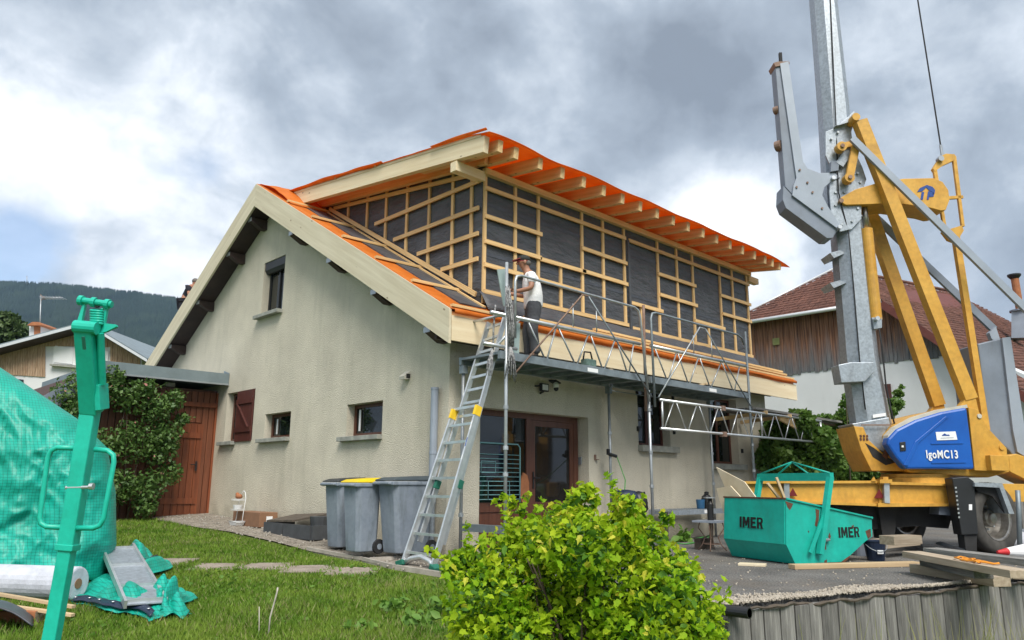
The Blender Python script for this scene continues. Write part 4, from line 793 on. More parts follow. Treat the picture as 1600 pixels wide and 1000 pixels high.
obj('soil',MB().mm((-.60,2.6,zz-.05),(-.06,4.18,zz+.12)),'dark_soil',pt); obj('lid_board',MB().prism([(-.60,4.18,zz+.21),(-.06,4.18,zz+.30),(-.06,2.9,zz+.36),(-.58,3.3,zz+.24)],(0,0,.03)),'old_board_edge',pt); obj('inner_pot',MB().lathe([(.12,0),(.15,.22),(.13,.22)],(-.35,2.85,zz+.12),12),'planter_grey',pt)
# wall fittings
wv=thing('wall_vent',tuple(onX(637,587,0)),'small hooded metal vent high on the gable wall','vent'); c=onX(637,587,-.001); obj('hood',MB().prism([(0,c[1]-.07,c[2]+.07),(-.12,c[1]-.07,c[2]-.02),(-.11,c[1]-.07,c[2]-.07),(0,c[1]-.07,c[2]-.06)],(0,.14,0)),'reveal',wv); obj('dark_mouth',MB().mm((-.08,c[1]-.074,c[2]-.05),(-.005,c[1]-.071,c[2]+.02)),'black_plastic',wv)
c=onY(846,606,-.03); fl=thing('floodlight',tuple(c),'square black floodlight on the facade above the door','floodlight'); obj('housing',MB().box(c+v3((0,-.06,.0)),(.17,.05,.13)),'black_plastic',fl); obj('lens',MB().box(c+v3((0,-.088,.0)),(.13,.006,.09)),'paper_white',fl); obj('arm',MB().tube(c+v3((-.08,-.05,.02)),c+v3((-.13,.03,.02)),.012).tube(c+v3((0,-.05,-.06)),c+v3((0,.03,-.09)),.018),'black_plastic',fl)
c=onY(863,605,-.03); cmr=thing('security_camera',tuple(c),'white dome security camera beside the floodlight','camera'); obj('bracket',MB().prism([c+v3((-.06,.03,.10)),c+v3((.06,.03,.06)),c+v3((.06,-.14,.05)),c+v3((-.06,-.14,.09))],(0,0,.02)),'black_plastic',cmr); obj('shell',MB().ell(c+v3((0,-.08,.02)),(.055,.055,.06)),'paper_white',cmr,smooth=True); obj('dome',MB().ell(c+v3((0,-.085,-.03)),(.042,.042,.045)),'black_plastic',cmr,smooth=True)
c=onY(908,720,-.012); tagit(obj('keypad',MB().box(onX(907,720,D1-.01)+v3((-.012,0,0)),(.02,.07,.13)),'cap_metal',bev=.006),'small grey keypad on the door reveal','keypad')
c=onY(929,715,0); tagit(obj('wall_hook',MB().mm(c+v3((-.015,-.03,-.04)),c+v3((.015,0,.05))).mm(c+v3((.0,-.06,-.04)),c+v3((.05,-.0,-.025))),'rust_tube'),'small metal shutter stop on the facade right of the door','hook')
c=onY(1191,665,0); tagit(obj('wall_lamp',MB().mm(c+v3((-.05,-.12,-.06)),c+v3((.05,0,.06))).tube(c+v3((0,-.1,-.05)),c+v3((.12,-.1,.02)),.015),'black_plastic'),'little dark lamp bracket near the far corner of the facade','lamp')
# drying rack and sledge behind the side light
dk_=thing('drying_rack',(1.0,.10,.72),'folded turquoise drying rack leaning in front of the side window','rack'); X0,X1=.72,1.62; zb3,zt3=.72,1.62; Yr=.15
dm('turquoise',(.20,.42,.44),.5,var=.1)
tubeo('frame',[(X0,Yr,zb3),(X0,Yr,zt3-.05),(X0+.05,Yr,zt3),(X1-.05,Yr,zt3),(X1,Yr,zt3-.05),(X1,Yr,zb3)],.012,'turquoise',dk_)
for k in range(11): z=zb3+.05+k*.068; tubeo('rod',[(X0,Yr,z),(X1,Yr,z)],.006,'turquoise',dk_,5)
for a,b,c_,d_ in ((X0+.05,X0+.35,zb3+.45,zb3+.62),(X0+.2,X1-.25,zb3+.05,zb3+.32)): tubeo('wing',[(a,Yr-.02,c_),(b,Yr-.02,c_),(b,Yr-.02,d_),(a,Yr-.02,d_),(a,Yr-.02,c_)],.006,'turquoise',dk_,5)
sd_=thing('leaning_board',(1.75,.14,.74),'red-brown wooden board with rounded ends leaning by the drying rack','board'); obj('board',MB().prism([(1.62,.14,.80),(1.66,.14,.72),(1.76,.14,.72),(1.82,.14,.82),(1.82,.14,1.02),(1.78,.14,1.14),(1.70,.14,1.18),(1.64,.14,1.08)],(0,.03,0)),'brick_orange',sd_)
# low grating bench, cans, table, hose, vacuum cleaner, weed
bn=thing('grating_bench',(5.9,-.45,0),'low scaffold platform with grating used as a bench by the facade','bench'); z=onY(1080,800,-.6)[2]; x0,x1=4.7,6.55
obj('front_beam',MB().mm((x0,-.62,z-.045),(x1,-.58,z+.045)),'galva',bn); obj('rear_beam',MB().mm((x0,-.14,z-.045),(x1,-.10,z+.045)),'galva',bn)
for k in range(30): xx=x0+.03+(x1-x0-.06)*k/29; obj('grate_bar',MB().mm((xx-.008,-.58,z+.02),(xx+.008,-.14,z+.04)),'galva',bn)
for xx in (x0+.15,x1-.2): obj('leg',MB().mm((xx-.025,-.4,0),(xx+.025,-.35,z-.0)),'old_board_edge',bn)
obj('maker_plate',MB().mm((5.75,-.624,z-.03),(5.95,-.621,z+.03)),'paper_white',bn)
c=v3((5.95,-.42,z+.045)); tagit(obj('paint_pot',MB().lathe([(.07,0),(.085,.17),(.08,.17),(.07,.01)],c,14),'blue_pack'),'small blue and black tin standing on the grating bench','tin')
c=v3((6.18,-.42,z+.045)); can=thing('black_can',tuple(c),'black jerrycan with a cap standing on the grating bench','can'); obj('body',MB().lathe([(.10,0),(.105,.02),(.105,.19),(.06,.25),(.04,.26)],c,14),'black_plastic',can); obj('cap',MB().lathe([(.03,.26),(.045,.27),(.045,.31),(.02,.32)],c,12),'black_plastic',can); tubeo('handle',[c+v3((-.10,0,.18)),c+v3((-.16,0,.22)),c+v3((-.05,0,.27))],.012,'black_plastic',can)
c=onZ(1113,860,0); tb=thing('garden_table',tuple(c),'little wire garden table with curled legs left of the green skip','table'); zt=.44
obj('top',MB().box(c+v3((0,0,zt)),(.42,.42,.03)),'crane_grey_light',tb); 
for k in range(4):
    a=k*math.pi/2+.4; d=v3((math.cos(a),math.sin(a),0)); tubeo('leg',[c+d*.17+v3((0,0,zt)),c+d*.20+v3((0,0,zt-.1)),c+d*.10+v3((0,0,zt*.45)),c+d*.15+v3((0,0,.08)),c+d*.22],.010,'rust_tube',tb,6)
tubeo('ring',[c+v3((.13*math.cos(a),.13*math.sin(a),.10)) for a in np.linspace(0,6.28,14)],.007,'rust_tube',tb,5)
bt=thing('tall_flask',tuple(c+v3((.0,.0,zt+.015))),'tall dark flask standing on the garden table','flask'); obj('flask_body',MB().lathe([(.05,0),(.05,.25),(.03,.30),(.03,.34)],c+v3((0,0,zt+.016)),12),'black_plastic',bt); obj('flask_cap',MB().lathe([(.10,.34),(.10,.355)],c+v3((0,0,zt+.016)),12),'steel_tube',bt)
tagit(obj('timber_block',MB().mm(c+v3((-.0,.2,0)),c+v3((.35,.32,.16))),'old_board_edge'),'dark timber block on the ground under the garden table','block')
hs=[onZ(a,b,.02) for a,b in ((1035,842),(1050,838),(1075,842),(1095,840),(1110,836),(1100,846),(1070,850),(1045,848))]; tagit(tubeo('garden_hose',hs,.012,'hose_green',None,6),'green garden hose lying on the asphalt under the bench','hose')
wd=onZ(1068,846,0); fw_=thing('dock_weed',tuple(wd),'broad-leaved weed growing at the foot of the facade','weed'); P=wd+np.abs(RNG.normal(0,1,(60,3)))*v3((0,0,.14))+RNG.normal(0,.09,(60,3))*v3((1,.7,.2)); fast_mesh('foliage',*leaves(P,.15),'weed_leaf',fw_)
vc=onY(985,800,-1.0); vcl=thing('vacuum_cleaner',(vc[0],-.9,0),'dark blue workshop vacuum cleaner half hidden behind the yellow-green bush','vacuum cleaner'); c=v3((vc[0],-.9,0)); ztp=onY(985,765,-.9)[2]
obj('tank',MB().lathe([(.18,.0),(.21,.05),(.21,ztp-.22),(.19,ztp-.2)],c,18),'black_plastic',vcl); obj('motor_head',MB().lathe([(.22,ztp-.2),(.22,ztp-.12),(.17,ztp-.02),(.05,ztp)],c,18),'navy_plastic',vcl,smooth=True); obj('accessory_bag',MB().ell(c+v3((.30,-.05,ztp-.22)),(.16,.14,.20)),'black_plastic',vcl,smooth=True); tubeo('suction_hose',[c+v3((.2,0,ztp-.1)),c+v3((.38,-.1,ztp-.05)),c+v3((.45,-.1,ztp-.3)),c+v3((.35,0,ztp-.5))],.025,'black_plastic',vcl)
cb=[onY(956,711,-.32),onY(964,714,-.34),onY(970,730,-.5),onY(977,750,-.7),(vc[0],-.9,ztp)]; tagit(tubeo('power_cable',cb,.008,'hose_green',None,6),'green power cable from the wall socket to the vacuum cleaner','cable')
tagit(obj('plug_socket',MB().tube(onY(951,709,-.30),onY(963,713,-.33),.03,8).box(onY(951,706,-.26),(.06,.05,.10)),'black_plastic'),'black socket with plug at the rear scaffold post','socket')
# ================================================================== PEOPLE
def skinned(name,verts,edges,m,parent,sub=2,root=0):
    me=bpy.data.meshes.new(name); me.from_pydata([v[:3] for v in verts],edges,[]); me.materials.append(MT[m]); o=bpy.data.objects.new(name,me); COL.objects.link(o); o.parent=parent; WL[o.name]=WL[parent.name]
    md=o.modifiers.new('skin','SKIN'); md.use_smooth_shade=True
    lay=me.skin_vertices[0] if len(me.skin_vertices) else None
    if lay is None:
        bm_=bmesh.new(); bm_.from_mesh(me); bm_.verts.layers.skin.verify(); bm_.to_mesh(me); bm_.free(); lay=me.skin_vertices[0]
    for i,v in enumerate(verts):
        r=v[3]; lay.data[i].radius=(r,v[4]) if len(v)>4 else (r,r); lay.data[i].use_root=(i==root)
    s=o.modifiers.new('sub','SUBSURF'); s.levels=sub; s.render_levels=sub; return o
def worker():
    # frame: x forward (the way he faces: left in the picture), y to his left, z up
    base=v3((.95,-.80,DK)); face=math.atan2(.60,-.80)
    t=thing('person',tuple(base),'worker in white T-shirt, dark cap and grey work trousers standing on the scaffold','person',rz=face); t.scale=(1.0,1.02,.92)
    J=lambda x,y,z:(x,y,z)
    body=[(0,0,.92,.13,.15),(.0,0,1.10,.115,.135),(.03,0,1.28,.115,.155),(.055,0,1.41,.07,.10),(.09,0,1.49,.052,.055),(.125,0,1.56,.062,.068),(.155,0,1.645,.082,.092),(.15,0,1.70,.068,.075),
      (.045,.18,1.38,.058),(.07,.24,1.14,.044),(.27,.17,1.10,.033),(.33,.15,1.11,.026),
      (.045,-.18,1.38,.058),(.09,-.24,1.13,.044),(.30,-.15,1.14,.033),(.37,-.13,1.15,.026),
      (.0,.10,.86,.088),(.035,.11,.50,.062),(-.02,.115,.09,.044),(.10,.13,.035,.035),
      (.0,-.10,.86,.088),(.075,-.12,.50,.062),(.03,-.13,.09,.044),(.15,-.14,.035,.035)]
    ed=[(0,1),(1,2),(2,3),(3,4),(4,5),(5,6),(6,7),(3,8),(8,9),(9,10),(10,11),(3,12),(12,13),(13,14),(14,15),(0,16),(16,17),(17,18),(18,19),(0,20),(20,21),(21,22),(22,23)]
    skinned('body',body,ed,'skin',t)
    k=1.13
    sh=[(0,0,.82,.15,.17),(0,0,.95,.165,.18),(.0,0,1.10,.158,.172),(.03,0,1.28,.155,.188),(.055,0,1.41,.095,.125),(.075,0,1.455,.07,.075),(.045,.185,1.38,.075),(.06,.225,1.22,.066),(.045,-.185,1.38,.075),(.07,-.225,1.21,.066)]
    skinned('t_shirt',sh,[(0,1),(1,2),(2,3),(3,4),(4,5),(4,6),(6,7),(4,8),(8,9)],'shirt_white',t)
    tr=[(0,0,1.06,.135,.155),(-.005,0,.86,.165,.185),(.0,.10,.80,.115),(.035,.11,.50,.088),(.0,.115,.28,.078),(-.015,.115,.07,.085),(.0,-.10,.80,.115),(.075,-.12,.50,.088),(.055,-.125,.28,.078),(.035,-.13,.07,.085)]
    skinned('trousers',tr,[(0,1),(1,2),(2,3),(3,4),(4,5),(1,6),(6,7),(7,8),(8,9)],'trousers',t)
    for s,x in ((1,-.02),(-1,.03)): skinned('boot',[(x,s*.12,.10,.055),(x+.0,s*.12,.045,.052),(x+.10,s*.125,.04,.05),(x+.19,s*.13,.03,.036)],[(0,1),(1,2),(2,3)],'boot',t)
    cp=MB().ell((.145,0,1.70),(.105,.092,.075)); cp=obj('cap',cp,'cap_dark',t,True,smooth=True)
    obj('visor',MB().prism([(.20,-.075,1.695),(.20,.075,1.695),(.30,.05,1.665),(.325,0,1.66),(.30,-.05,1.665)],(0,0,.012)),'cap_red',cp,True)
    obj('glasses',MB().path([(.10,-.088,1.655),(.20,-.085,1.65),(.245,-.05,1.645),(.25,0,1.64),(.245,.05,1.645),(.20,.085,1.65),(.10,.088,1.655)],.008,5),'cap_red',t,True)
    fc=MB().ell((.245,0,1.625),(.022,.016,.024)); obj('nose',fc,'skin',t,True,smooth=True)
    for s in (1,-1): obj('ear',MB().ell((.14,s*.092,1.635),(.022,.012,.032)),'skin',t,True,smooth=True)
    obj('hair',MB().ell((.105,0,1.635),(.072,.086,.06)),'hair_grey',t,True,smooth=True)
    obj('thigh_pocket',MB().mm((-.04,-.235,.56),(.11,-.205,.74)),'trousers',t,True,bev=.015)
    # hands: palm and five bent fingers, closed on the edge of the sheet
    for s,(hx,hy,hz) in ((1,(.33,.15,1.11)),(-1,(.37,-.13,1.15))):
        hb=[(hx,hy,hz,.026,.030),(hx+.05,hy-.005*s,hz+.005,.022,.036)]; he=[(0,1)]
        for q,ln in enumerate((.070,.080,.075,.058)):
            o_=(q-1.5)*.019; i=len(hb); hb+=[(hx+.085,hy+o_*.4,hz+.012-o_,.0095),(hx+.085+ln*.45,hy-.018*s+o_*.3,hz+.010-o_,.009),(hx+.08+ln*.5,hy-.045*s+o_*.3,hz-.0-o_,.008)]; he+=[(1,i),(i,i+1),(i+1,i+2)]
        i=len(hb); hb+=[(hx+.03,hy-.03*s,hz+.035,.010),(hx+.07,hy-.045*s,hz+.045,.009)]; he+=[(0,i),(i,i+1)]
        skinned('hand',hb,he,'skin',t,1)
    return t
worker()
def roofer():
    base=onX(286,500,.9); base[2]=roof_z(base[1])+.02; t=thing('person',tuple(base),'worker in dark navy shirt bending behind the left roof verge','person',rz=math.radians(-50))
    dzr=onX(284,470,.9)[2]-base[2]-.55
    up=max(0.,dzr)
    body=[(0,0,.45+up,.14,.15),(.08,0,.70+up,.13,.15),(.17,0,.88+up,.10,.13),(.22,0,.97+up,.055),(.26,0,1.05+up,.085,.09),(.27,0,1.12+up,.07),(.18,.19,.86+up,.065),(.22,.24,.62+up,.05),(.36,.18,.48+up,.038),(.18,-.19,.86+up,.065),(.24,-.24,.62+up,.05),(.38,-.18,.50+up,.038),(0,.11,.42+up,.09),(.25,.14,.28,.07),(.02,.14,.05,.05),(0,-.11,.42+up,.09),(.25,-.14,.28,.07),(.02,-.14,.05,.05)]
    skinned('body',body,[(0,1),(1,2),(2,3),(3,4),(4,5),(2,6),(6,7),(7,8),(2,9),(9,10),(10,11),(0,12),(12,13),(13,14),(0,15),(15,16),(16,17)],'skin',t)
    skinned('shirt',[(0,0,.42+up,.16,.17),(.08,0,.70+up,.15,.17),(.17,0,.88+up,.125,.15),(.18,.19,.86+up,.082),(.21,.23,.70+up,.07),(.18,-.19,.86+up,.082),(.22,-.23,.70+up,.07)],[(0,1),(1,2),(2,3),(3,4),(2,5),(5,6)],'navy_shirt',t)
    skinned('trousers',[(0,0,.44+up,.155,.165),(0,.11,.40+up,.11),(.25,.14,.28,.09),(.02,.14,.05,.07),(0,-.11,.40+up,.11),(.25,-.14,.28,.09),(.02,-.14,.05,.07)],[(0,1),(1,2),(2,3),(0,4),(4,5),(5,6)],'navy_shirt',t)
    obj('hair',MB().ell((.255,0,1.09+up),(.092,.092,.085)),'hair_grey',t,True,smooth=True)
roofer()
# ================================================================== CRANE ON ITS TRAILER (stands side-on, parallel to the picture)
DC=12.4
cr=thing('tower_crane',tuple(onD(1430,800,DC)*v3((1,1,0))),'yellow and blue self-erecting tower crane with galvanised mast on its trailer','crane')
def cp_(pts,D): return [onD(a,b,D) for a,b in pts]
def plate(name,pts,D,t,m,parent=cr,bev=0.): return obj(name,MB().prism(cp_(pts,D),HF*t),m,parent,bev=bev)
def strut(name,a,b,D,w_,h_,m,parent=cr,D2=None): return beam(name,onD(*a,D),onD(*b,D if D2 is None else D2),w_,h_,m,parent,up=np.cross(nrm(onD(*b,D)-onD(*a,D)),HF))
def octo(yx,D,dep,cf):
    rings=[]
    for y,xl,xr in yx:
        a,b=onD(xl,y,D),onD(xr,y,D); c=(a+b)/2; w_=np.linalg.norm(b-a)/2; z=c[2]; h=dep/2; k=cf
        rings.append([c+HR*q[0]+HF*q[1] for q in ((-w_,-h+k),(-w_+k,-h),(w_-k,-h),(w_,-h+k),(w_,h-k),(w_-k,h),(-w_+k,h),(-w_,h-k))])
    return MB().loft(rings)
obj('lower_mast',octo(((664,1333,1388),(560,1318,1367),(450,1309,1355),(343,1300,1344)),DC,.52,.13),'galva',cr)
obj('upper_mast',octo(((332,1290,1332),(240,1285,1329),(170,1281,1323),(0,1268,1304),(-120,1259,1291)),DC,.46,.12),'galva',cr)
plate('mast_foot',((1331,662),(1389,652),(1393,672),(1388,694),(1381,706),(1366,700),(1348,680)),DC-.28,.56,'galva',bev=.01)
plate('foot_shoe',((1334,666),(1349,667),(1358,688),(1381,709),(1410,720),(1418,736),(1362,736),(1346,704)),DC-.34,.68,'yellow',bev=.01)
plate('foot_shade',((1352,692),(1366,700),(1381,712),(1402,722),(1384,727),(1364,714)),DC-.345,.006,'dark_under'); plate('foot_tooth',((1378,712),(1384,703),(1390,707),(1386,718)),DC-.36,.02,'rusty')  # dark plate on the shoe paints the shade of its hollow inside
for k in range(6): plate('foot_slot',((1343+5*(k%3),680+5*(k//3)),(1346+5*(k%3),679+5*(k//3)),(1347+5*(k%3),683+5*(k//3)),(1344+5*(k%3),684+5*(k//3))),DC-.346,.006,'rusty')
plate('mast_bracket',((1310,570),(1329,566),(1365,566),(1367,580),(1352,596),(1315,598)),DC-.36,.30,'galva',bev=.01)
for y0 in (395,442): plate('mast_fin',((1297,y0),(1312,y0-4),(1322,y0),(1303,y0+8)),DC-.2,.4,'galva')
kA=((1290,206),(1304,200),(1326,182),(1335,173),(1338,186),(1330,206),(1333,230),(1348,262),(1354,280),(1349,293),(1322,287),(1303,270),(1290,243))
kB=((1299,270),(1322,271),(1350,293),(1346,318),(1346,342),(1331,358),(1313,362),(1300,346),(1296,300))
for D in (DC-.30,DC+.26):
    plate('knuckle_plate',kA,D,.035,'galva',bev=.005); plate('knuckle_plate',kB,D-.02,.035,'galva',bev=.005)
plate('knuckle_fin',((1306,196),(1335,181),(1338,187),(1312,195)),DC-.40,.5,'galva')
plate('latch',((1299,252),(1312,250),(1310,266),(1298,268)),DC-.38,.08,'crane_grey'); strut('latch_lever',(1311,258),(1331,228),DC-.36,.05,.14,'galva')
# folded tail arm in grey
plate('tail_arm',((1211,98),(1232,94),(1253,245),(1259,296),(1248,297),(1240,306),(1227,292)),DC-.30,.22,'crane_grey',bev=.008)
plate('arm_lit_face',((1219,99),(1232,96),(1261,295),(1247,296)),DC-.335,.034,'crane_grey_light')  # lighter grey plate paints the brighter right face of the arm
plate('arm_cap',((1209,98),(1216,96),(1233,96),(1234,99),(1212,104)),DC-.33,.28,'rust_tube'); strut('arm_pin',(1220,98),(1219,83),DC-.2,.05,.05,'black_rubber')
plate('elbow_plate',((1255,252),(1262,263),(1280,270),(1303,270),(1313,277),(1298,284),(1288,293),(1285,305),(1293,321),(1313,352),(1310,358),(1238,305),(1240,290),(1246,274)),DC-.34,.035,'crane_grey_light',bev=.004)
plate('elbow_channel',((1224,290),(1238,305),(1311,356),(1301,372),(1292,372),(1228,325),(1223,312)),DC-.30,.34,'crane_grey',bev=.006)
for (a,b,r) in ((1217,228,.095),(1214,172,.07)): c=onD(a,b,DC-.2); obj('roller',MB().lathe([(.02,-.05),(r,-.05),(r,.05),(.02,.05)],c,14,1),'rust_tube',cr)
for a,b in ((1303,277),(1313,354),(1372,497)): c=onD(a,b,DC-.40); obj('pin',MB().tube(c,c+HF*.15,.035,10),'alu',cr)
# yellow A-frame, links, pendant bars, ram
ns=strut('near_strut',(1343,190),(1514,624),DC-.45,.17,.20,'yellow'); strut('far_strut',(1358,330),(1465,634),DC+.45,.17,.20,'yellow')
plate('strut_foot',((1496,640),(1511,621),(1524,619),(1531,650),(1512,648)),DC-.52,.12,'yellow'); plate('strut_foot',((1449,648),(1463,629),(1475,632),(1479,648)),DC+.40,.12,'yellow')
c=onD(1338,182,DC-.56); obj('strut_pin',MB().tube(c,c+HF*.25,.07,12),'yellow',cr)
strut('link',(1337,228),(1327,277),DC-.46,.06,.13,'yellow')
for a,b in ((1316,228),(1328,277)): c=onD(a,b,DC-.52); o=obj('boss',MB().tube(c,c+HF*.14,.085,16),'yellow',cr); obj('bolt',MB().tube(c-HF*.03,c+HF*.01,.035,8),'rust_tube',o)
strut('link',(1316,228),(1345,222),DC-.40,.05,.10,'yellow')
strut('pendant_bar',(1331,216),(1752,630),DC-.55,.06,.115,'crane_grey_light'); strut('pendant_bar',(1364,336),(1553,515),DC+.50,.06,.125,'crane_grey')
a,b=onD(1354,358,DC-.22),onD(1369,500,DC-.22); ram=obj('ram_cylinder',MB().tube(a,b,.095,18),'yellow',cr,smooth=False); obj('ram_rod',MB().tube(onD(1350,312,DC-.22),a,.045,12),'chrome',ram,smooth=True)
plate('ram_lug',((1363,496),(1378,496),(1378,512),(1366,514)),DC-.3,.2,'galva')
# jib foot plate with emblem, linkage, cable
tp=plate('jib_foot',((1311,314),(1315,308),(1336,296),(1380,283),(1412,279),(1458,278),(1473,284),(1482,297),(1484,312),(1478,328),(1470,329),(1456,325),(1400,317),(1358,319),(1322,320)),DC-.38,.55,'yellow',bev=.008)
c=onD(1315,313,DC-.41); obj('bolt',MB().tube(c,c+HF*.05,.04,8),'rust_tube',tp)
def emblem():
    D=DC-.384; m_=MB(); s=lambda p:onD(*p,D)
    m_.prism([s(p) for p in ((1433,300),(1437,294),(1448,289),(1457,292),(1461,297),(1460,303),(1457,306),(1457,300),(1452,298),(1447,293),(1441,299))],-HF*.004)
    m_.prism([s(p) for p in ((1440,300),(1444,300),(1442,312),(1438,312))],-HF*.004)
    m_.prism([s(p) for p in ((1450,299),(1453,299),(1451,312),(1448,312))],-HF*.004)
    m_.prism([s(p) for p in ((1453,299),(1459,301),(1459,307),(1452,308))],-HF*.004)
    obj('emblem',m_,'blue_print',tp)
emblem()
plate('link_head',((1458,263),(1470,244),(1478,240),(1492,241),(1492,250),(1474,258),(1461,268)),DC-.15,.08,'yellow')
for a,b,w_ in (((1460,264),(1463,283),.06),((1490,244),(1498,307),.06),((1498,307),(1504,354),.05),((1474,310),(1504,308),.05),((1471,327),(1477,364),.05)): strut('link_bar',a,b,DC-.12,.05,w_,'yellow')
plate('link_knee',((1474,361),(1503,352),(1506,360),(1495,378),(1484,374)),DC-.18,.1,'yellow'); strut('long_link',(1493,370),(1540,672),DC-.2,.09,.10,'yellow')
a,b=onD(1472,242,DC-.12),onD(1434,0,DC-.12); cab=obj('pendant_rope',MB().tube(a,a+(b-a)*1.6,.013,6),'black_rubber',cr); obj('rope_socket',MB().tube(a-(b-a)*.01,a+(b-a)*.06,.025,8),'cap_metal',cab)
c=onD(1471,247,DC-.21); obj('shackle',MB().tube(c,c+HF*.1,.05,12),'cap_metal',cr)
# hoses, cable, bolts and a label
for k,o_ in enumerate((0,.035,.07)):
    pts=[onD(1400,672,DC-.30+o_),onD(1392,640,DC-.32+o_),onD(1384,600,DC-.28+o_),onD(1378,540,DC-.3+o_),onD(1372,505,DC-.28+o_)]; tubeo('hydraulic_hose',pts,.014,'black_rubber',cr,6)
tubeo('mast_cable',[onD(1352,640,DC-.285),onD(1343,560,DC-.285),onD(1334,450,DC-.285),onD(1326,365,DC-.30),onD(1310,300,DC-.36),onD(1306,190,DC-.27),onD(1300,60,DC-.245),onD(1294,-80,DC-.23)],.011,'black_rubber',cr,5)
for a,b in ((1300,216),(1310,206),(1322,194),(1341,270),(1345,284),(1330,284),(1306,300),(1306,320),(1316,350),(1332,345),(1341,325),(1320,300)): c=onD(a,b,DC-.345); obj('hex_bolt',MB().tube(c,c+HF*.05,.022,6),'steel_tube',cr)
for a,b in ((1250,265),(1262,285),(1270,300),(1285,325),(1245,292)): c=onD(a,b,DC-.36); obj('hex_bolt',MB().tube(c,c+HF*.04,.02,6),'rust_tube',cr)
plate('mast_label',((1364,648),(1384,645),(1384,650),(1364,653)),DC-.29,.02,'paper_white')
strut('mast_bar',(1346,664),(1392,664),DC-.34,.02,.02,'rust_tube')
# slewing body
plate('slewing_body',((1389,698),(1386,680),(1398,664),(1428,650),(1470,640),(1510,633),(1527,637),(1540,668),(1573,702),(1578,738),(1545,746),(1420,738)),DC-.45,.95,'yellow',bev=.02)
plate('body_edge',((1386,690),(1388,680),(1400,667),(1430,651),(1470,639),(1511,632),(1512,637),(1471,644),(1431,656),(1402,671),(1391,684)),DC-.62,.17,'reveal')
bc=plate('blue_cover',((1386,694),(1388,685),(1401,671),(1431,656),(1471,643.5),(1511,636.5),(1523,733),(1416,733),(1401,716)),DC-.66,.20,'blue_cover',bev=.035)
plate('cover_rib',((1412,727),(1430,690),(1478,650),(1482,652),(1436,692),(1419,728)),DC-.672,.014,'blue_cover',bc,bev=.006); plate('cover_rib',((1456,722),(1510,721),(1510,723),(1456,724)),DC-.672,.014,'blue_cover',bc)
plate('cover_rib',((1455,692),(1505,691),(1505,693),(1455,694)),DC-.672,.014,'blue_cover',bc)
plate('info_label',((1462,675),(1493,674),(1496,687),(1464,688)),DC-.668,.006,'paper_white',bc)
plate('label_mark',((1472,680),(1476,677),(1479,679),(1483,679),(1484,681),(1472,681)),DC-.671,.003,'blue_print',bc); plate('label_mark',((1470,684),(1490,683.4),(1490,684.2),(1470,684.8)),DC-.671,.003,'crane_grey_light',bc)
plate('latch_box',((1406,691),(1415,690),(1416,704),(1407,705)),DC-.675,.02,'black_plastic',bc,bev=.004); plate('latch_key',((1409,696),(1412,696),(1412,699),(1409,699)),DC-.69,.02,'paper_white',bc)
lettering('IgoMC13',.17,onD(1472,710.5,DC-.672),HR,(0,0,1),'paper_white',bc,.004,.72)
plate('side_plate',((1513,636),(1528,640),(1545,670),(1573,700),(1577,738),(1523,735)),DC-.60,.16,'yellow',bev=.008)
plate('side_box',((1547,711),(1576,712),(1578,736),(1550,735)),DC-.72,.2,'yellow',bev=.006); c=onD(1566,699,DC-.62); obj('round_lug',MB().tube(c,c+HF*.1,.04,12),'yellow',cr); c=onD(1531,650,DC-.62); obj('round_lug',MB().tube(c,c+HF*.1,.035,12),'reveal',cr)
plate('tail_bracket',((1576,712),(1588,709),(1604,714),(1660,742),(1660,775),(1604,750),(1578,737)),DC-.5,.5,'yellow',bev=.01)
plate('counterweight',((1528,537),(1570,527),(1593,672),(1650,702),(1650,748),(1590,720),(1577,704),(1546,678)),DC-.15,.8,'crane_grey',bev=.02)
plate('tail_post',((1735,612),(1768,612),(1778,770),(1735,762)),DC-.5,.5,'crane_grey',bev=.01); plate('tail_beam',((1655,742),(1740,760),(1778,770),(1778,795),(1655,775)),DC-.5,.5,'yellow',bev=.01)
plate('counterweight_lit_face',((1566,528),(1579,526),(1601,668),(1660,694),(1660,748),(1590,706),(1583,672)),DC-.2,.05,'crane_grey_light')  # side face painted paler, as the light falls on it
plate('counterweight_lug',((1546,520),(1556,510),(1562,528),(1560,534),(1550,530)),DC+.42,.1,'crane_grey_light')
# turntable and chassis
c=onD(1430,748,DC); zt0,zt1=onD(1430,758,DC)[2],onD(1430,741,DC)[2]; obj('turntable',MB().lathe([(.55,zt0-c[2]),(.55,zt1-c[2]-.06),(.50,zt1-c[2]-.05),(.50,zt1-c[2])],c,28),'yellow',cr)
for D in (DC-.6,DC+.45):
    plate('chassis_beam',((1150,755),(1374,754),(1374,788),(1150,781)),D,.18,'yellow',bev=.006); plate('chassis_beam',((1374,756),(1494,759),(1494,790),(1374,790)),D-.03,.22,'yellow',bev=.006)
ch=plate('chassis_flange',((1150,752),(1374,751),(1374,755),(1150,756)),DC-.66,.28,'yellow'); plate('chassis_flange',((1372,786),(1494,787),(1494,791),(1372,792)),DC-.70,.3,'yellow'); plate('chassis_flange',((1200,781),(1374,787),(1374,791),(1200,785)),DC-.66,.28,'yellow'); plate('chassis_flange',((1374,752),(1486,756),(1486,759),(1374,757)),DC-.70,.3,'yellow')
plate('chassis_rear',((1528,755),(1640,757),(1640,785),(1528,783)),DC-.5,.2,'yellow',bev=.006)
for x_ in (1228,1384): strut('outrigger_tube',(x_,753),(x_+1,786),DC-.68,.06,.08,'steel_tube'); plate('outrigger_head',((x_-9,749),(x_+10,749),(x_+10,755),(x_-9,755)),DC-.74,.2,'yellow'); plate('outrigger_cap',((x_-4,745),(x_+4,745),(x_+4,750),(x_-4,750)),DC-.7,.1,'yellow')
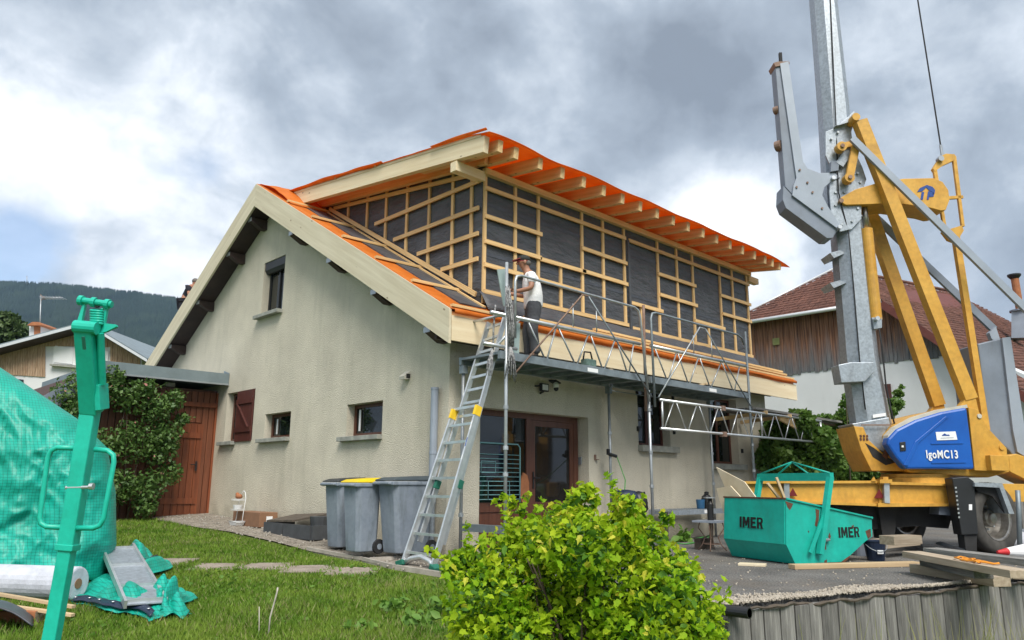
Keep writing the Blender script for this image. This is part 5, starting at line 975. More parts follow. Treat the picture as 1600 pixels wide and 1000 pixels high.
plate('lifting_eye',((1362,752),(1366,745),(1369,752)),DC-.68,.04,'yellow')
for (a,b,s) in ((1239,769.5,7),(1374,772,8)): plate('reflector_triangle',((a-s,b+s*.8),(a,b-s),(a+s,b+s*.8)),DC-.655 if a<1300 else DC-.66,.008,'triangle_red')
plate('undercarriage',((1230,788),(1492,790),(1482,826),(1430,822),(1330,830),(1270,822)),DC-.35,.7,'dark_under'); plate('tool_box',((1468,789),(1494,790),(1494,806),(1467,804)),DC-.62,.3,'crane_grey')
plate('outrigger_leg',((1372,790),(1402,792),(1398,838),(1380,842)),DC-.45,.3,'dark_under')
lg=plate('side_marker',((1488,747),(1512,745),(1522,752),(1529,835),(1503,836),(1497,800)),DC-.95,.22,'black_plastic',bev=.01)
for k in range(8): a=1493.5+k*.75; b=762+k*6.6; plate('marker_hole',((a-1.3,b-1.3),(a+1.3,b-1.3),(a+1.3,b+1.3),(a-1.3,b+1.3)),DC-.955,.006,'alu',lg)
plate('marker_label',((1514,788),(1519,788),(1519,797),(1514,797)),DC-.955,.006,'paper_white',lg)
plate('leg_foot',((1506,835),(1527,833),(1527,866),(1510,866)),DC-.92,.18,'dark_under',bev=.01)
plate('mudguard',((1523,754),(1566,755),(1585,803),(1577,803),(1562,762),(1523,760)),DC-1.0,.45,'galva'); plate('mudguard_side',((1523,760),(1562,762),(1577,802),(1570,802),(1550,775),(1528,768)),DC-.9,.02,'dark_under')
# wheels, steered a little
wn=v3((math.cos(math.radians(250)),math.sin(math.radians(250)),0)); wt=v3((wn[1],-wn[0],0))
def wheel(c):
    def W(r,o,t): return c+wn*o+(wt*math.cos(t)+v3((0,0,1))*math.sin(t))*r
    def lat(prof,n=36): return MB().loft([[W(r,o,2*math.pi*j/n) for j in range(n)] for r,o in prof],False)
    t_=obj('tyre',lat([(.30,-.13),(.46,-.15),(.515,-.12),(.53,-.05),(.53,.05),(.515,.12),(.46,.15),(.345,.14),(.315,.11)]),'tyre',cr,smooth=True)
    for k in range(5): o_=-.09+.045*k; obj('tread_groove',lat([(.532,o_-.004),(.533,o_+.004)]),'black_rubber',t_)
    r_=obj('rim',lat([(.33,.135),(.325,.12),(.30,.11),(.28,.0),(.25,-.06),(.12,-.07),(.12,.03),(.075,.04),(.07,.08),(.0,.085)]),'chrome',cr,smooth=False)
    for k in range(8): a=k*math.pi/4; p=c+(wt*math.cos(a)+v3((0,0,1))*math.sin(a))*.17-wn*.06; obj('wheel_nut',MB().tube(p,p+wn*.05,.02,6),'steel_tube',r_)
wc=onD(1545,811,DC-.62); wc[2]=.53; wheel(wc); wheel(wc-wn*1.55)
obj('axle',MB().tube(wc-wn*.1,wc-wn*1.5,.07,10),'dark_under',cr)
tubeo('tow_bar',[onD(1590,766,DC-.9),onD(1592,800,DC-.9),onD(1594,880,DC-.9)],.035,'steel_blue',cr)
# ================================================================== GREEN SKIP
C0=v3(onZ(1240,883,0)); e1=nrm(v3(onZ(1142,870,0))-C0); e2=v3((e1[1],-e1[0],0)); SL=1.22
sk=thing('mortar_skip',tuple(C0),'battered turquoise tipping skip with IMER lettering and a lifting frame','skip')
def onP(x,y,P0,n): d=ray(x,y); return CAM+d*(((P0-CAM)@n)/(d@n))
prof=[onP(a,b,C0,e1) for a,b in ((1228,779),(1228.5,851),(1243,883),(1318,879),(1352,846),(1363,838),(1362,809))]
prof[2][2]=.012; prof[3][2]=.012
for off in (0,SL-.02): obj('side_plate',MB().prism([p+e1*off for p in prof],e1*.02),'teal',sk)
for (i,j) in ((0,1),(1,2),(2,3),(3,4),(4,5)):
    a,b=prof[i],prof[j]; n_=nrm(np.cross(b-a,e1)); obj(('back_plate','lower_bevel','floor','front_slope','lip')[i],MB().prism([a+e1*.021,b+e1*.021,b+e1*(SL-.021),a+e1*(SL-.021)],-n_*.012 if n_@v3((0,0,1))<0 or i==0 else n_*.012),'teal' if i!=2 else 'rusty',sk)
for off in (-.012,SL-.02): obj('top_rail',MB().bar(prof[0]+e1*(off+.012),prof[6]+e1*(off+.012),.045,.02),'teal',sk)
obj('top_rail',MB().bar(prof[0],prof[0]+e1*SL,.04,.02),'rusty',sk); obj('front_rail',MB().bar(prof[6],prof[6]+e1*SL,.04,.03),'teal',sk); 
def onSide(pts,off,t,m,name): return obj(name,MB().prism([onP(a,b,C0,e1)-e1*off for a,b in pts],-e1*t),m,sk)
onSide(((1227,783),(1239,787),(1237,792),(1234,797),(1230,792)),.0,.003,'rusty','rust_patch'); onSide(((1274,795),(1280,797),(1279,812),(1276,823),(1273,821),(1275,808)),.0,.003,'rusty','rust_patch')
for pts in (((1314,878),(1322,872),(1328,868),(1326,873),(1319,879)),((1352,830),(1360,826),(1361,838),(1356,842)),((1288,876),(1292,874),(1292,880),(1288,880)),((1296,832),(1298,838),(1296,845),(1294,838)),((1330,822),(1334,820),(1333,826)),((1262,830),(1264,829),(1264,833))): onSide(pts,.0,.003,'rusty','rust_patch')
# lettering on plates
GL={'I':[(0,0),(0,1),(.26,1),(.26,0)],'M':[(0,0),(0,1),(.30,1),(.46,.52),(.62,1),(.92,1),(.92,0),(.68,0),(.68,.60),(.53,.16),(.39,.16),(.24,.60),(.24,0)],'E':[(0,0),(0,1),(.68,1),(.68,.80),(.25,.80),(.25,.61),(.61,.61),(.61,.41),(.25,.41),(.25,.20),(.70,.20),(.70,0)],'R':[(0,0),(0,1),(.48,1),(.66,.93),(.73,.78),(.71,.58),(.60,.46),(.76,0),(.49,0),(.37,.40),(.25,.40),(.25,0)]}
def block_letters(c,xd,yd,h,w_):
    tot=.26+.92+.70+.76+3*.13; s=w_/tot; x=-w_/2; n=np.cross(xd,yd)
    for ch,cw in zip('IMER',(.26,.92,.70,.76)):
        o=obj('letter',MB().prism([c+xd*(x+p[0]*s)+yd*(p[1]-.5)*h for p in GL[ch]],n*.003),'black_print',sk)
        if ch=='R': obj('letter_counter',MB().prism([c+n*.0032+xd*(x+a*s)+yd*(b-.5)*h for a,b in ((.25,.58),(.25,.82),(.45,.82),(.50,.70),(.45,.58))],n*.0015),'teal_hoist',o)
        x+=(cw+.13)*s
def back_pt(a,b): return onP(a,b,prof[0],nrm(np.cross(prof[1]-prof[0],e1)))
bn_=nrm(np.cross(e1,prof[1]-prof[0])); bn_=bn_ if bn_[0]<0 else -bn_
cl=back_pt(1175.5,816.5)+bn_*.020; dn=nrm(prof[0]-prof[1])
obj('letter_plate',MB().prism([back_pt(a,b)+bn_*.0135 for a,b in ((1157,805),(1195,808),(1195,826),(1157,823))],bn_*.002),'teal_hoist',sk); block_letters(cl,-e1,dn,.145,.46)
cl=onP(1326,831.5,C0,e1)-e1*.004; obj('letter_plate',MB().prism([onP(a,b,C0,e1)-e1*.0005 for a,b in ((1309,821),(1344,824),(1344,841),(1309,838))],-e1*.002),'teal_hoist',sk); block_letters(cl,e2,v3((0,0,1)),.135,.38)
# lifting frame
T0=onP(1297,745,C0-e1*.06,e1); T1=T0+e1*(SL+.12)
for off,(Tp) in ((-.06,T0),(SL+.06,T1)):
    Bp=onP(1281,866,C0-e1*.06,e1)+e1*(off+.06); o=beam('frame_post',Bp,Tp,.07,.07,'teal',sk,up=e2); beam('rear_strap',Bp+e2*-.16+v3((0,0,.02)),Bp+(Tp-Bp)*.55,.02,.05,'teal',sk,up=e2)
beam('frame_top',T0-e1*.03,T1+e1*.03,.07,.11,'teal',sk); mid=(T0+T1)/2+v3((0,0,.21))
for t in (0,1): 
    e_=T0 if t==0 else T1; tubeo('lifting_rod',[e_+v3((0,0,.05)),mid],.012,'teal',sk,6); tubeo('lifting_rod',[(T0+T1)/2*.55+e_*.45+v3((0,0,.04)),mid],.012,'teal',sk,6)
lk=onP(1283,846,C0,e1)-e1*.02; obj('latch',MB().bar(lk+v3((0,0,.14)),lk-v3((0,0,.1)),.05,.07,up=e1),'rusty',sk); obj('latch_bolt',MB().tube(lk+v3((0,0,.02))-e1*.05,lk+v3((0,0,.02))+e2*.12,.02,8),'steel_tube',sk)
# waste sticking out of the skip
mC=C0+e1*SL*.82
wpl=thing('chipboard_sheet',tuple(onP(1150,790,mC,e1)),'broken cream board sticking up out of the turquoise skip','board'); obj('large_piece',MB().prism([onP(a,b,prof[0]+e2*.14,e2) for a,b in ((1119,730),(1163,753),(1180,776),(1184,810),(1160,810),(1133,762))],e2*.018),'plywood',wpl)
wp2=thing('chipboard_offcut',tuple(onP(1140,790,mC,e1)),'small cream board offcut beside the larger one in the skip','board'); obj('small_piece',MB().prism([onP(a,b,prof[0]+e2*.06,e2) for a,b in ((1119,763),(1141,759),(1165,785),(1160,800),(1130,800))],e2*.018),'plywood',wp2)
tagit(beam('stake',onP(1199,755,C0+e1*.5,e1),onP(1228,792,C0+e1*.45,e1),.035,.03,'sawn_plank',None),'left of two thin wooden stakes leaning in the skip','stake')
tagit(beam('stake',onP(1213,746,C0+e1*.4,e1),onP(1232,794,C0+e1*.35,e1),.035,.03,'sawn_plank',None),'taller right one of two wooden stakes in the skip','stake')
# ------------------------------------------------------------------ timber and buckets in the yard
def zpt(a,b,z): return v3(onZ(a,b,z))
def lay(name,a,b,z,w_,h_,m,label,cat='plank'): p,q=zpt(*a,z)+HF*w_*.45,zpt(*b,z)+HF*w_*.45; p[2]=q[2]=z+h_/2; return tagit(beam(name,p,q,w_,h_,m,None,bev=.004),label,cat)
lay('plank',(1240,890),(1436,885),.002,.14,.055,'sawn_plank','long yellow sawn plank on the asphalt in front of the skip')
lay('plank',(1157,884),(1200,886),.002,.16,.03,'plywood','short pale board offcut on the asphalt left of the long plank','board')
lay('sleeper',(1440,896),(1576,919),.002,.20,.10,'sleeper','thick brown timber, lowest of the stack near the crane wheel','timber')
lay('sleeper',(1530,903),(1640,907),.002,.20,.10,'sleeper','brown timber lying behind the lowest one at the stack right end','timber')
lay('sleeper',(1457,885),(1546,906),.104,.19,.08,'old_board','weathered grey timber, middle of the stack near the crane wheel','timber')
lay('sleeper',(1432,872),(1610,906),.186,.22,.07,'sleeper','long weathered timber, topmost of the stack near the crane wheel','timber')
lay('sleeper',(1462,866),(1640,888),.186,.22,.07,'old_board','grey timber lying beside the topmost timber of the stack','timber')
td_=nrm(zpt(1610,903,.3)-zpt(1432,868,.3)); tn_=v3((-td_[1],td_[0],0)); c=zpt(1520,889,.186)+HF*.10+v3((0,0,.07)); st=tagit(tubeo('ratchet_strap',[c+td_*(.30*math.sin(a*1.3)+.03*a)+tn_*(.07*math.cos(a*2.1))+v3((0,0,.012+.006*(i%3))) for i,a in enumerate(np.linspace(0,9,30))],.009,'orange_strap',None,5),'orange lashing strap coiled on top of the timber stack','strap')
for k,(a,b,z,h_,lb) in enumerate((((1372,862),(1437,857),.0,.14,'dark timber at the bottom of the far stack behind the bucket'),((1376,858),(1432,852),.14,.12,'grey timber in the middle of the far stack behind the bucket'),((1392,852),(1436,850),.26,.11,'reddish timber on top of the far stack behind the bucket'))):
    lay('sleeper',a,b,z,.22,h_,'sleeper' if k else 'old_board',lb,'timber')
tagit(obj('metal_ramp',MB().prism([zpt(1462,850,.1),zpt(1500,862,.1),zpt(1508,861,.15),zpt(1470,848,.15)],(0,0,.02)),'crane_grey'),'grey metal plate leaning by the crane wheel','plate')
c=zpt(1369,876,0); bk=thing('bucket',tuple(c),'black mortar bucket with wire handle right of the skip','bucket'); obj('pail',MB().lathe([(.11,0),(.145,.25),(.155,.255),(.155,.27),(.135,.26),(.10,.02)],c,18),'navy_plastic',bk); tubeo('handle',[c+HR*.15*math.cos(t)+v3((0,0,.25-.12*math.sin(t)))-HF*(.16*math.sin(t)) for t in np.linspace(0,math.pi,12)],.005,'steel_tube',bk,5); obj('sticker',MB().prism([c-HF*.142+HR*a+v3((0,0,b)) for a,b in ((-.04,.10),(.04,.10),(.04,.15),(-.04,.15))],-HF*.01),'paper_white',bk)
c=zpt(1344,868,0); bk2=thing('pail',tuple(c),'small grey pail between the skip and the black bucket','bucket'); obj('pail_body',MB().lathe([(.09,0),(.11,.20),(.115,.21),(.09,.2)],c,14),'crane_grey',bk2); obj('rim',MB().lathe([(.115,.20),(.12,.205),(.12,.22),(.115,.22)],c,14),'steel_tube',bk2)
c=zpt(1583,876,0); sgn=thing('red_white_sack',tuple(c+v3((0,0,.12))),'small red and white sack lying on its side by the crane wheel','cone'); d=nrm(HR*.9+HF*.2); obj('white_body',MB().tube(c+v3((0,0,.12))-d*.08,c+v3((0,0,.12))+d*.3,.05,14,.11),'paper_white',sgn); obj('red_tip',MB().tube(c+v3((0,0,.115))-d*.24,c+v3((0,0,.12))-d*.08,.02,14,.05),'red_print',sgn)  # small red and white sack, modelled as a tapered tube
sa=thing('cement_sack',tuple(zpt(1585,868,0)),'grey sack slumped behind the red and white one','sack'); c=zpt(1588,862,0); obj('sack_body',MB().ell(c+v3((0,0,.16)),(.3,.35,.17)),'fleece',sa,smooth=True); obj('sack_fold',MB().ell(c+v3((.1,-.2,.28)),(.2,.2,.08)),'crane_grey_light',sa,smooth=True)
# ================================================================== BARN ON THE RIGHT
XB=float(onD(1316,478,30)[0])
barn=thing('barn',(XB,6.,0.),'large old barn with red tiled half-hipped roof, grey boards and white walls','barn')
def bX(a,b,dx=0.): return onX(a,b,XB+dx)
EL,ER,RKL=bX(1130,508,-.5),bX(1377,469,-.5),bX(1640,640,-.5)
R0=bX(1305,421,3.4); R1=onZ(1488,457,R0[2]); LR=onD(1800,615,38)
def eave_z(p): return 0
# white masonry: wall polygon following the rake
obj('white_wall',MB().prism([bX(1130,760),bX(1130,505),bX(1375,474),bX(1640,645),bX(1640,762)],(10,0,0)),'white_wall',barn)
# weathered board cladding, each board narrower than can be picked apart: joined
bm_=MB(); px=1140
ys=[]; Y=bX(1130,560)[1]
def z_top(Yv):
    a,b,c=bX(1130,506),bX(1375,473),bX(1640,645)
    return np.interp(-Yv,[-a[1],-b[1],-c[1]],[a[2],b[2],c[2]])
zlo=lambda Yv: np.interp(-Yv,[-bX(1180,592)[1],-bX(1480,557)[1]],[bX(1180,592)[2],bX(1480,557)[2]])
yend=bX(1512,560)[1]
while Y>yend:
    wd_=random.uniform(.13,.22); zt=z_top(Y-wd_/2)-.03; zb_=zlo(Y)+random.uniform(-.05,.05)
    if zt-zb_>.15: off=random.uniform(.02,.06); bm_.mm((XB-off,Y-wd_+.012,zb_),(XB-.001,Y,zt))
    Y-=wd_
cl=obj('board_cladding',bm_,'barn_board',barn); cl['kind']='stuff'
def tiles(name,Lf,Rf,nr,w_,skip=None):
    V=[];F=[]
    for r in range(nr):
        t0,t1=r/nr,(r+1.25)/nr; a0,b0,a1,b1=v3(Lf(t0)),v3(Rf(t0)),v3(Lf(min(t1,1.02))),v3(Rf(min(t1,1.02)))
        Ln=max(np.linalg.norm(b1-a1),np.linalg.norm(b0-a0)); n=max(1,int(Ln/w_)); nn_=nrm(np.cross(b1-a1+1e-6,a0-a1+v3((0,0,1e-4)))); nn_=nn_ if nn_[2]>0 else -nn_
        for k in range(n):
            s0,s1=(k+.04)/n,(k+.97)/n; l=.03+random.uniform(0,.03); p=[a0*(1-s0)+b0*s0,a0*(1-s1)+b0*s1,a1*(1-s1)+b1*s1+nn_*l,a1*(1-s0)+b1*s0+nn_*l]; q=[p[3]-nn_*(l+.02),p[2]-nn_*(l+.02)]
            o=len(V); V+=p+q; F+=[(o,o+1,o+2,o+3),(o+3,o+2,o+5,o+4)]
    o=fast_mesh(name,np.array(V),np.array(F),'barn_tile',barn,'stuff'); return o
tiles('hip_tiles',lambda t:R0+(EL-R0)*t,lambda t:R0+(ER-R0)*t,17,.24)
def leftedge(t): return R0+(ER-R0)*(t/.33) if t<.33 else ER+(RKL-ER)*((t-.33)/.67)
tiles('slope_tiles',leftedge,lambda t:R1+(LR-R1)*t,46,.28)
ub=MB().add([R0-v3((0,0,.08)),EL-v3((0,0,.08)),ER-v3((0,0,.08))],[(0,1,2)]).add([R0-v3((0,0,.08)),ER-v3((0,0,.08)),RKL-v3((0,0,.08)),LR-v3((0,0,.08)),R1-v3((0,0,.08))],[(0,1,2,3,4)]); obj('roof_underlay',ub,'roof_edge_red',barn)
beam('verge_trim',ER+v3((-.08,0,-.16)),RKL+v3((-.08,0,-.16)),.10,.28,'roof_edge_red',barn)
tubeo('gutter',[EL+v3((-.08,0,-.06)),ER+v3((-.08,0,-.06))],.085,'gutter_white',barn,8); tubeo('hip_flashing',[EL+v3((0,0,.05)),R0+v3((0,0,.08))],.05,'gutter_white',barn,6); tubeo('ridge_cap',[R0+v3((0,0,.06)),R1+v3((0,0,.06))],.08,'barn_tile',barn,6)
obj('board_window',MB().mm(bX(1209,540)+v3((-.09,0,0)),bX(1219,528)+v3((-.07,0,0))),'dry_grass',barn)
obj('shutter',MB().mm(bX(1376,628)+v3((-.09,0,0)),bX(1392,600)+v3((-.03,0,0))),'shutter_wood',barn); obj('skylight',MB().prism([bX(1584,578,-.56),bX(1612,590,-.56),bX(1612,598,-.56),bX(1590,586,-.56)],(.1,0,.1)),'gutter_white',barn)
c0,c1=onD(1594,530,33),onD(1594,487,33); fl_=obj('chimney_base',MB().bar(c0,c1,.55,.55),'crane_grey_light',barn); obj('flue',MB().tube(c1,onD(1585,432,33),.16,12),'brick_orange',fl_); obj('cowl',MB().lathe([(.16,-.15),(.28,0),(.28,.06),(.1,.1)],onD(1584.5,431,33),12),'black_plastic',fl_); obj('collar',MB().lathe([(.42,0),(.42,.07),(.2,.12)],c1,12),'crane_grey',fl_)
# ================================================================== HOUSE ON THE LEFT
DLH=34
lh=thing('chalet',tuple(onD(110,760,DLH)*v3((1,1,0))),'white neighbouring chalet with weathered board gable behind the annex','house')
def lD(a,b,d=0.): return onD(a,b,DLH+d)
PK=(134,504); LE=(-60,556); RE=(230,562)
obj('wall',MB().prism([lD(-60,760),lD(-60,560),lD(134,509),lD(222,560),lD(222,760)],HF*9),'white_wall',lh)
def roofy(x): return np.interp(x,[LE[0],PK[0],RE[0]],[LE[1],PK[1],RE[1]])
cb_=MB(); x=-58
while x<216:
    top=roofy(x)+5; low=586+.06*(x-20) if x<68 else (541 if x<158 else (542 if x<170 else 578))
    if low-top>2: a,b=lD(x,top,-.06),lD(x+3.2,low,-.06); o_=random.uniform(0,.03); p=[lD(x,low,-.04-o_),lD(x+3.4,low,-.04-o_),lD(x+3.4,roofy(x+3.4)+5,-.04-o_),lD(x,top,-.04-o_)]; cb_.prism(p,HF*.035)
    x+=3.9
c_=obj('board_cladding',cb_,'house_board',lh); c_['kind']='stuff'
for a,b in ((LE,PK),(RE,PK)):
    p=[lD(a[0],a[1],-.9),lD(b[0],b[1],-.9),lD(b[0],b[1]+4.5,-.9),lD(a[0],a[1]+4.5,-.9)]; obj('roof_slope',MB().prism(p,HF*10),'soffit',lh); obj('roof_verge',MB().prism([q-HF*.03+v3((0,0,.02)) for q in p],HF*.025),'gutter_white',lh); obj('roof_sheet',MB().prism([p[0]+v3((0,0,.03)),p[1]+v3((0,0,.03)),p[1]+v3((0,0,.08)),p[0]+v3((0,0,.08))],HF*10),'zinc',lh)
wn_=obj('window',MB().prism([lD(a,b,-.05) for a,b in ((84,540),(122,543),(122,571),(82,568))],HF*.06),'white_paint',lh); obj('pane_shutter',MB().prism([lD(a,b,-.08) for a,b in ((86,542),(114,544),(113,569),(84,566))],HF*.02),'paper_white',wn_); obj('sill',MB().prism([lD(a,b,-.25) for a,b in ((77,568.5),(122,572),(122,574.5),(77,571))],HF*.25),'sill',wn_)
obj('window',MB().prism([lD(a,b,-.05) for a,b in ((160,548),(170,549),(168,566),(160,565))],HF*.06),'paper_white',lh); obj('window',MB().prism([lD(a,b,-.05) for a,b in ((81,598),(96,600),(94,618),(78,620))],HF*.06),'shutter_wood',lh); obj('window',MB().prism([lD(a,b,-.05) for a,b in ((24,592),(36,593),(36,600),(26,599))],HF*.06),'glass_dark',lh)
ch=obj('chimney',MB().prism([lD(a,b,2.) for a,b in ((45,540),(46,508),(63,508),(63,535))],HF*.9),'white_wall',lh); obj('chimney_brick',MB().prism([lD(a,b,1.97) for a,b in ((53,540),(53,510),(63,510),(63,535))],HF*.02),'brick_orange',ch); obj('chimney_cap',MB().prism([lD(a,b,1.7) for a,b in ((42,508),(50,503),(60,503),(68,508))],HF*1.4),'brick_orange',ch)
an=tubeo('aerial',[lD(62,520,2),lD(64,462,2)],.03,'steel_tube',lh,5); tubeo('boom',[lD(62,466,2),lD(98,465,2)],.03,'cap_metal',lh,5)
for k in range(7): a=lD(68+k*5,465.5,2); tubeo('aerial_element',[a-HF*.35,a+HF*.35],.014,'cap_metal',lh,4)
tubeo('reflector',[lD(63,460,2),lD(70,468,2)],.02,'rust_tube',lh,4); tubeo('reflector',[lD(63,471,2),lD(70,463,2)],.02,'rust_tube',lh,4)
# ================================================================== TREES AND HEDGES
def treeish(name,blobs,n,size,m,label,cat,base,stems=((0,0),),group=None,tr=.06,top=None):
    t=thing(name,tuple(base),label,cat,group); P=blob_points(blobs,n,.35); fast_mesh('crown' if cat=='tree' else 'foliage',*leaves(P,size),m,t)
    for k,(dx,dy) in enumerate(stems):
        b=v3(base)+v3((dx,dy,0)); c=v3(blobs[k%len(blobs)][0]); tubeo('trunk' if cat=='tree' else 'stem',[b,b*.6+c*.4+v3((.05,0,0)),c],[tr,tr*.7,tr*.3],'bark',t,7)
    return t
def pb(lst,D,s=1.): return [(onD(a,b,D+random.uniform(-.5,.5)),(r*D/FPX*s,)*2+(r*D/FPX*s*.9,)) for a,b,r in lst]
treeish('hedge_shrub',pb(((1225,680,34),(1212,715,30),(1250,660,22),(1245,735,40),(1280,700,38)),17),13000,.13,'hedge_leaf','leafy green shrub right of the house corner','shrub',onD(1240,770,17)*v3((1,1,0)),((0,0),(.4,.2)))
treeish('hedge_shrub',pb(((1310,690,34),(1330,730,36),(1300,745,35),(1345,700,25),(1320,655,16),(1290,670,26)),18.5),13000,.13,'hedge_leaf','leafy green shrub directly left of the crane mast foot','shrub',onD(1320,770,18.5)*v3((1,1,0)),((0,0),(.4,.2)))
treeish('hedge_shrub',pb(((1380,740,36),(1425,750,30),(1365,700,20)),19),7000,.13,'hedge_leaf','leafy green shrub behind the crane turntable','shrub',onD(1390,775,19)*v3((1,1,0)),((0,0),))
treeish('sapling',pb(((1398,632,13),(1385,645,13),(1404,615,7),(1376,660,12),(1408,605,4)),16),900,.10,'hedge_leaf','reddish-tipped sapling in front of the white barn wall','shrub',onD(1385,770,16)*v3((1,1,0)),((0,0),(.15,0)),tr=.03)
treeish('sapling',pb(((1322,620,6),(1318,632,7),(1330,640,6),(1316,645,6)),17),220,.10,'hedge_leaf','thin sapling shoot above the shrub left of the mast','shrub',onD(1325,770,17)*v3((1,1,0)),((0,0),),tr=.02)
treeish('low_shrub',pb(((1455,835,14),(1475,842,12),(1430,835,10),(1490,838,10)),19),2500,.10,'weed_leaf','bright green weeds in the gap below the crane chassis','shrub',onD(1460,790,19)*v3((1,1,0)),((0,0),),tr=.02)
treeish('garden_tree',pb(((5,510,24),(22,520,18),(-25,515,30),(10,540,25)),60,1.1),7000,.5,'tree_leaf','rounded green tree behind the chalet roof at the left edge','tree',onD(0,700,60),((0,0),),tr=.3)
fn=thing('board_fence',tuple(onD(1600,830,17)*v3((1,1,0))),'grey board fence behind the crane wheel','fence')
for k in range(22): a=onD(1566+k*8,800,17); beam('fence_board',(a[0],a[1],-.1),(a[0],a[1],onD(1580,782,17)[2]+random.uniform(-.02,.02)),.095,.025,'old_board',fn,up=tuple(HF))
# ------------------------------------------------------------------ retaining wall of upright boards
rw=thing('retaining_wall',tuple(PALA+v3((0,0,-.6))),'weathered grey upright boards holding back the asphalt yard','retaining wall')
s=0.; k=0
while s<9.2:
    wd_=random.uniform(.15,.23); c=PALA+PD*(s+wd_/2)+PN*(.03+random.uniform(-.004,.006)); top=random.uniform(-.05,-.015)
    beam('board',c+v3((random.uniform(-.01,.01),0,-1.35)),c+v3((0,0,top)),wd_-.014,.05,'old_board',rw,up=tuple(PN)); s+=wd_
pts=[PALA+PD*t+PN*(.06+.02*math.sin(t*5)+.015*math.sin(t*13))+v3((0,0,-.022+.008*math.sin(t*4.1)+.007*math.sin(t*11)+.006*math.sin(t*29))) for t in np.linspace(-.05,9.3,170)]
obj('edge_strip',MB().path(pts,[.010+.008*random.random() for _ in pts],6),'old_board_edge',rw)
c=PALA+v3((-.02,0,-.02))+PN*.03; tagit(obj('drain_pipe',MB().lathe([(.045,-.2),(.045,.06),(.036,.06),(.036,-.2)],c,14,1),'black_plastic'),'dark open pipe end at the left end of the board wall','pipe')
# ------------------------------------------------------------------ the yellow-green bush in front
def bush():
    D=5.1; base=onD(905,1000,D); base[2]=gzx(base[0],base[1])
    t=thing('flowering_currant_bush',tuple(base),'bright yellow-green leafy bush in the foreground before the house door','bush')
    sp=((735,868,42),(775,850,55),(760,920,80),(820,815,42),(850,830,60),(880,790,42),(910,770,32),(905,830,70),(960,815,50),(985,795,34),(1010,830,50),(1050,870,52),(1040,920,80),(955,900,100),(860,910,100),(1072,955,44),(900,985,120),(1010,1000,100),(790,995,95),(800,775,11),(789,765,7),(823,765,9),(815,785,12),(713,862,20),(1105,975,36),(700,880,15),(1065,990,70),(920,758,16),(1040,800,16),(980,775,18))
    bl=[(onD(a,b+(26 if r>38 else 12),D+random.uniform(-.35,.35)*min(1,r/40)),(r*.84*D/FPX,)*2+(r*.80*D/FPX,)) for a,b,r in sp]
    # shoots breaking out of the outline
    for k in range(100):
        c,r=bl[random.randrange(len(bl))]; 
        if r[0]<.12: continue
        a=random.uniform(-1.2,1.2); d=nrm(HR*math.sin(a)+v3((0,0,math.cos(a)))+HF*random.uniform(-.5,.2)); p=v3(c)+d*r[0]*.85; L_=random.uniform(.10,.26)
        for q in range(4): bl.append((p+d*L_*q/3,(.045-.008*q,)*3))
    shape=np.array([(0,-.45,0),(.14,-.38,.06),(.30,-.26,.11),(.26,-.02,.09),(.34,.14,.08),(.15,.22,.03),(0,.62,-.10),(-.15,.22,.03),(-.34,.14,.08),(-.26,-.02,.09),(-.30,-.26,.11),(-.14,-.38,.06)])
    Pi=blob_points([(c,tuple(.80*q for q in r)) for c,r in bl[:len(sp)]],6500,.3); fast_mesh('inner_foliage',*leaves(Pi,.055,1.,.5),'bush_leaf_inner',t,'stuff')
    P=blob_points(bl,14500,.55); n=len(P); x,y,z=rand_rot(n,1.1); s=.046*RNG.uniform(.35,1.6,n); K=len(shape)
    V=(P[:,None,:]+s[:,None,None]*(shape[None,:,0,None]*x[:,None,:]+shape[None,:,1,None]*y[:,None,:]+shape[None,:,2,None]*z[:,None,:])).reshape(-1,3); i=np.arange(n*K).reshape(n,K)
    FQ=((0,1,2,3),(0,3,4,5),(0,5,6,7),(0,7,8,9),(0,9,10,11)); F=np.vstack([i[:,list(q)] for q in FQ]); fo=fast_mesh('foliage',V,F,'bush_leaf',t,'stuff')
    me=bpy.data.meshes.new('leaf'); me.from_pydata([tuple(p) for p in shape],[],[tuple(q) for q in FQ]); me.materials.append(MT['bush_leaf_young'])
    Q=blob_points(bl,2400,.96); tow=(Q-CAM)@HF; key=tow-2.0*(Q[:,2]-base[2]); idx=np.argsort(key+RNG.normal(0,.5,len(Q)))[:300]
    x,y,z=rand_rot(300,1.4); wl=WL[t.name]
    for k,q in enumerate(idx):
        o=bpy.data.objects.new('leaf',me); COL.objects.link(o); o.parent=t; p=Q[q]-wl; sc_=.058*random.uniform(.6,1.3)
        o.matrix_local=Matrix(((x[k][0]*sc_,y[k][0]*sc_,z[k][0]*sc_,p[0]),(x[k][1]*sc_,y[k][1]*sc_,z[k][1]*sc_,p[1]),(x[k][2]*sc_,y[k][2]*sc_,z[k][2]*sc_,p[2]),(0,0,0,1)))
    for k,(c,r) in enumerate(bl[:len(sp)]):
        c=v3(c); b=base+v3((random.uniform(-.15,.15),random.uniform(-.15,.15),0)); tubeo('branch',[b,b*.6+c*.4+v3((random.uniform(-.05,.05),random.uniform(-.05,.05),.05)),b*.3+c*.7],[.014,.010,.004],'bark',t,5)
bush()
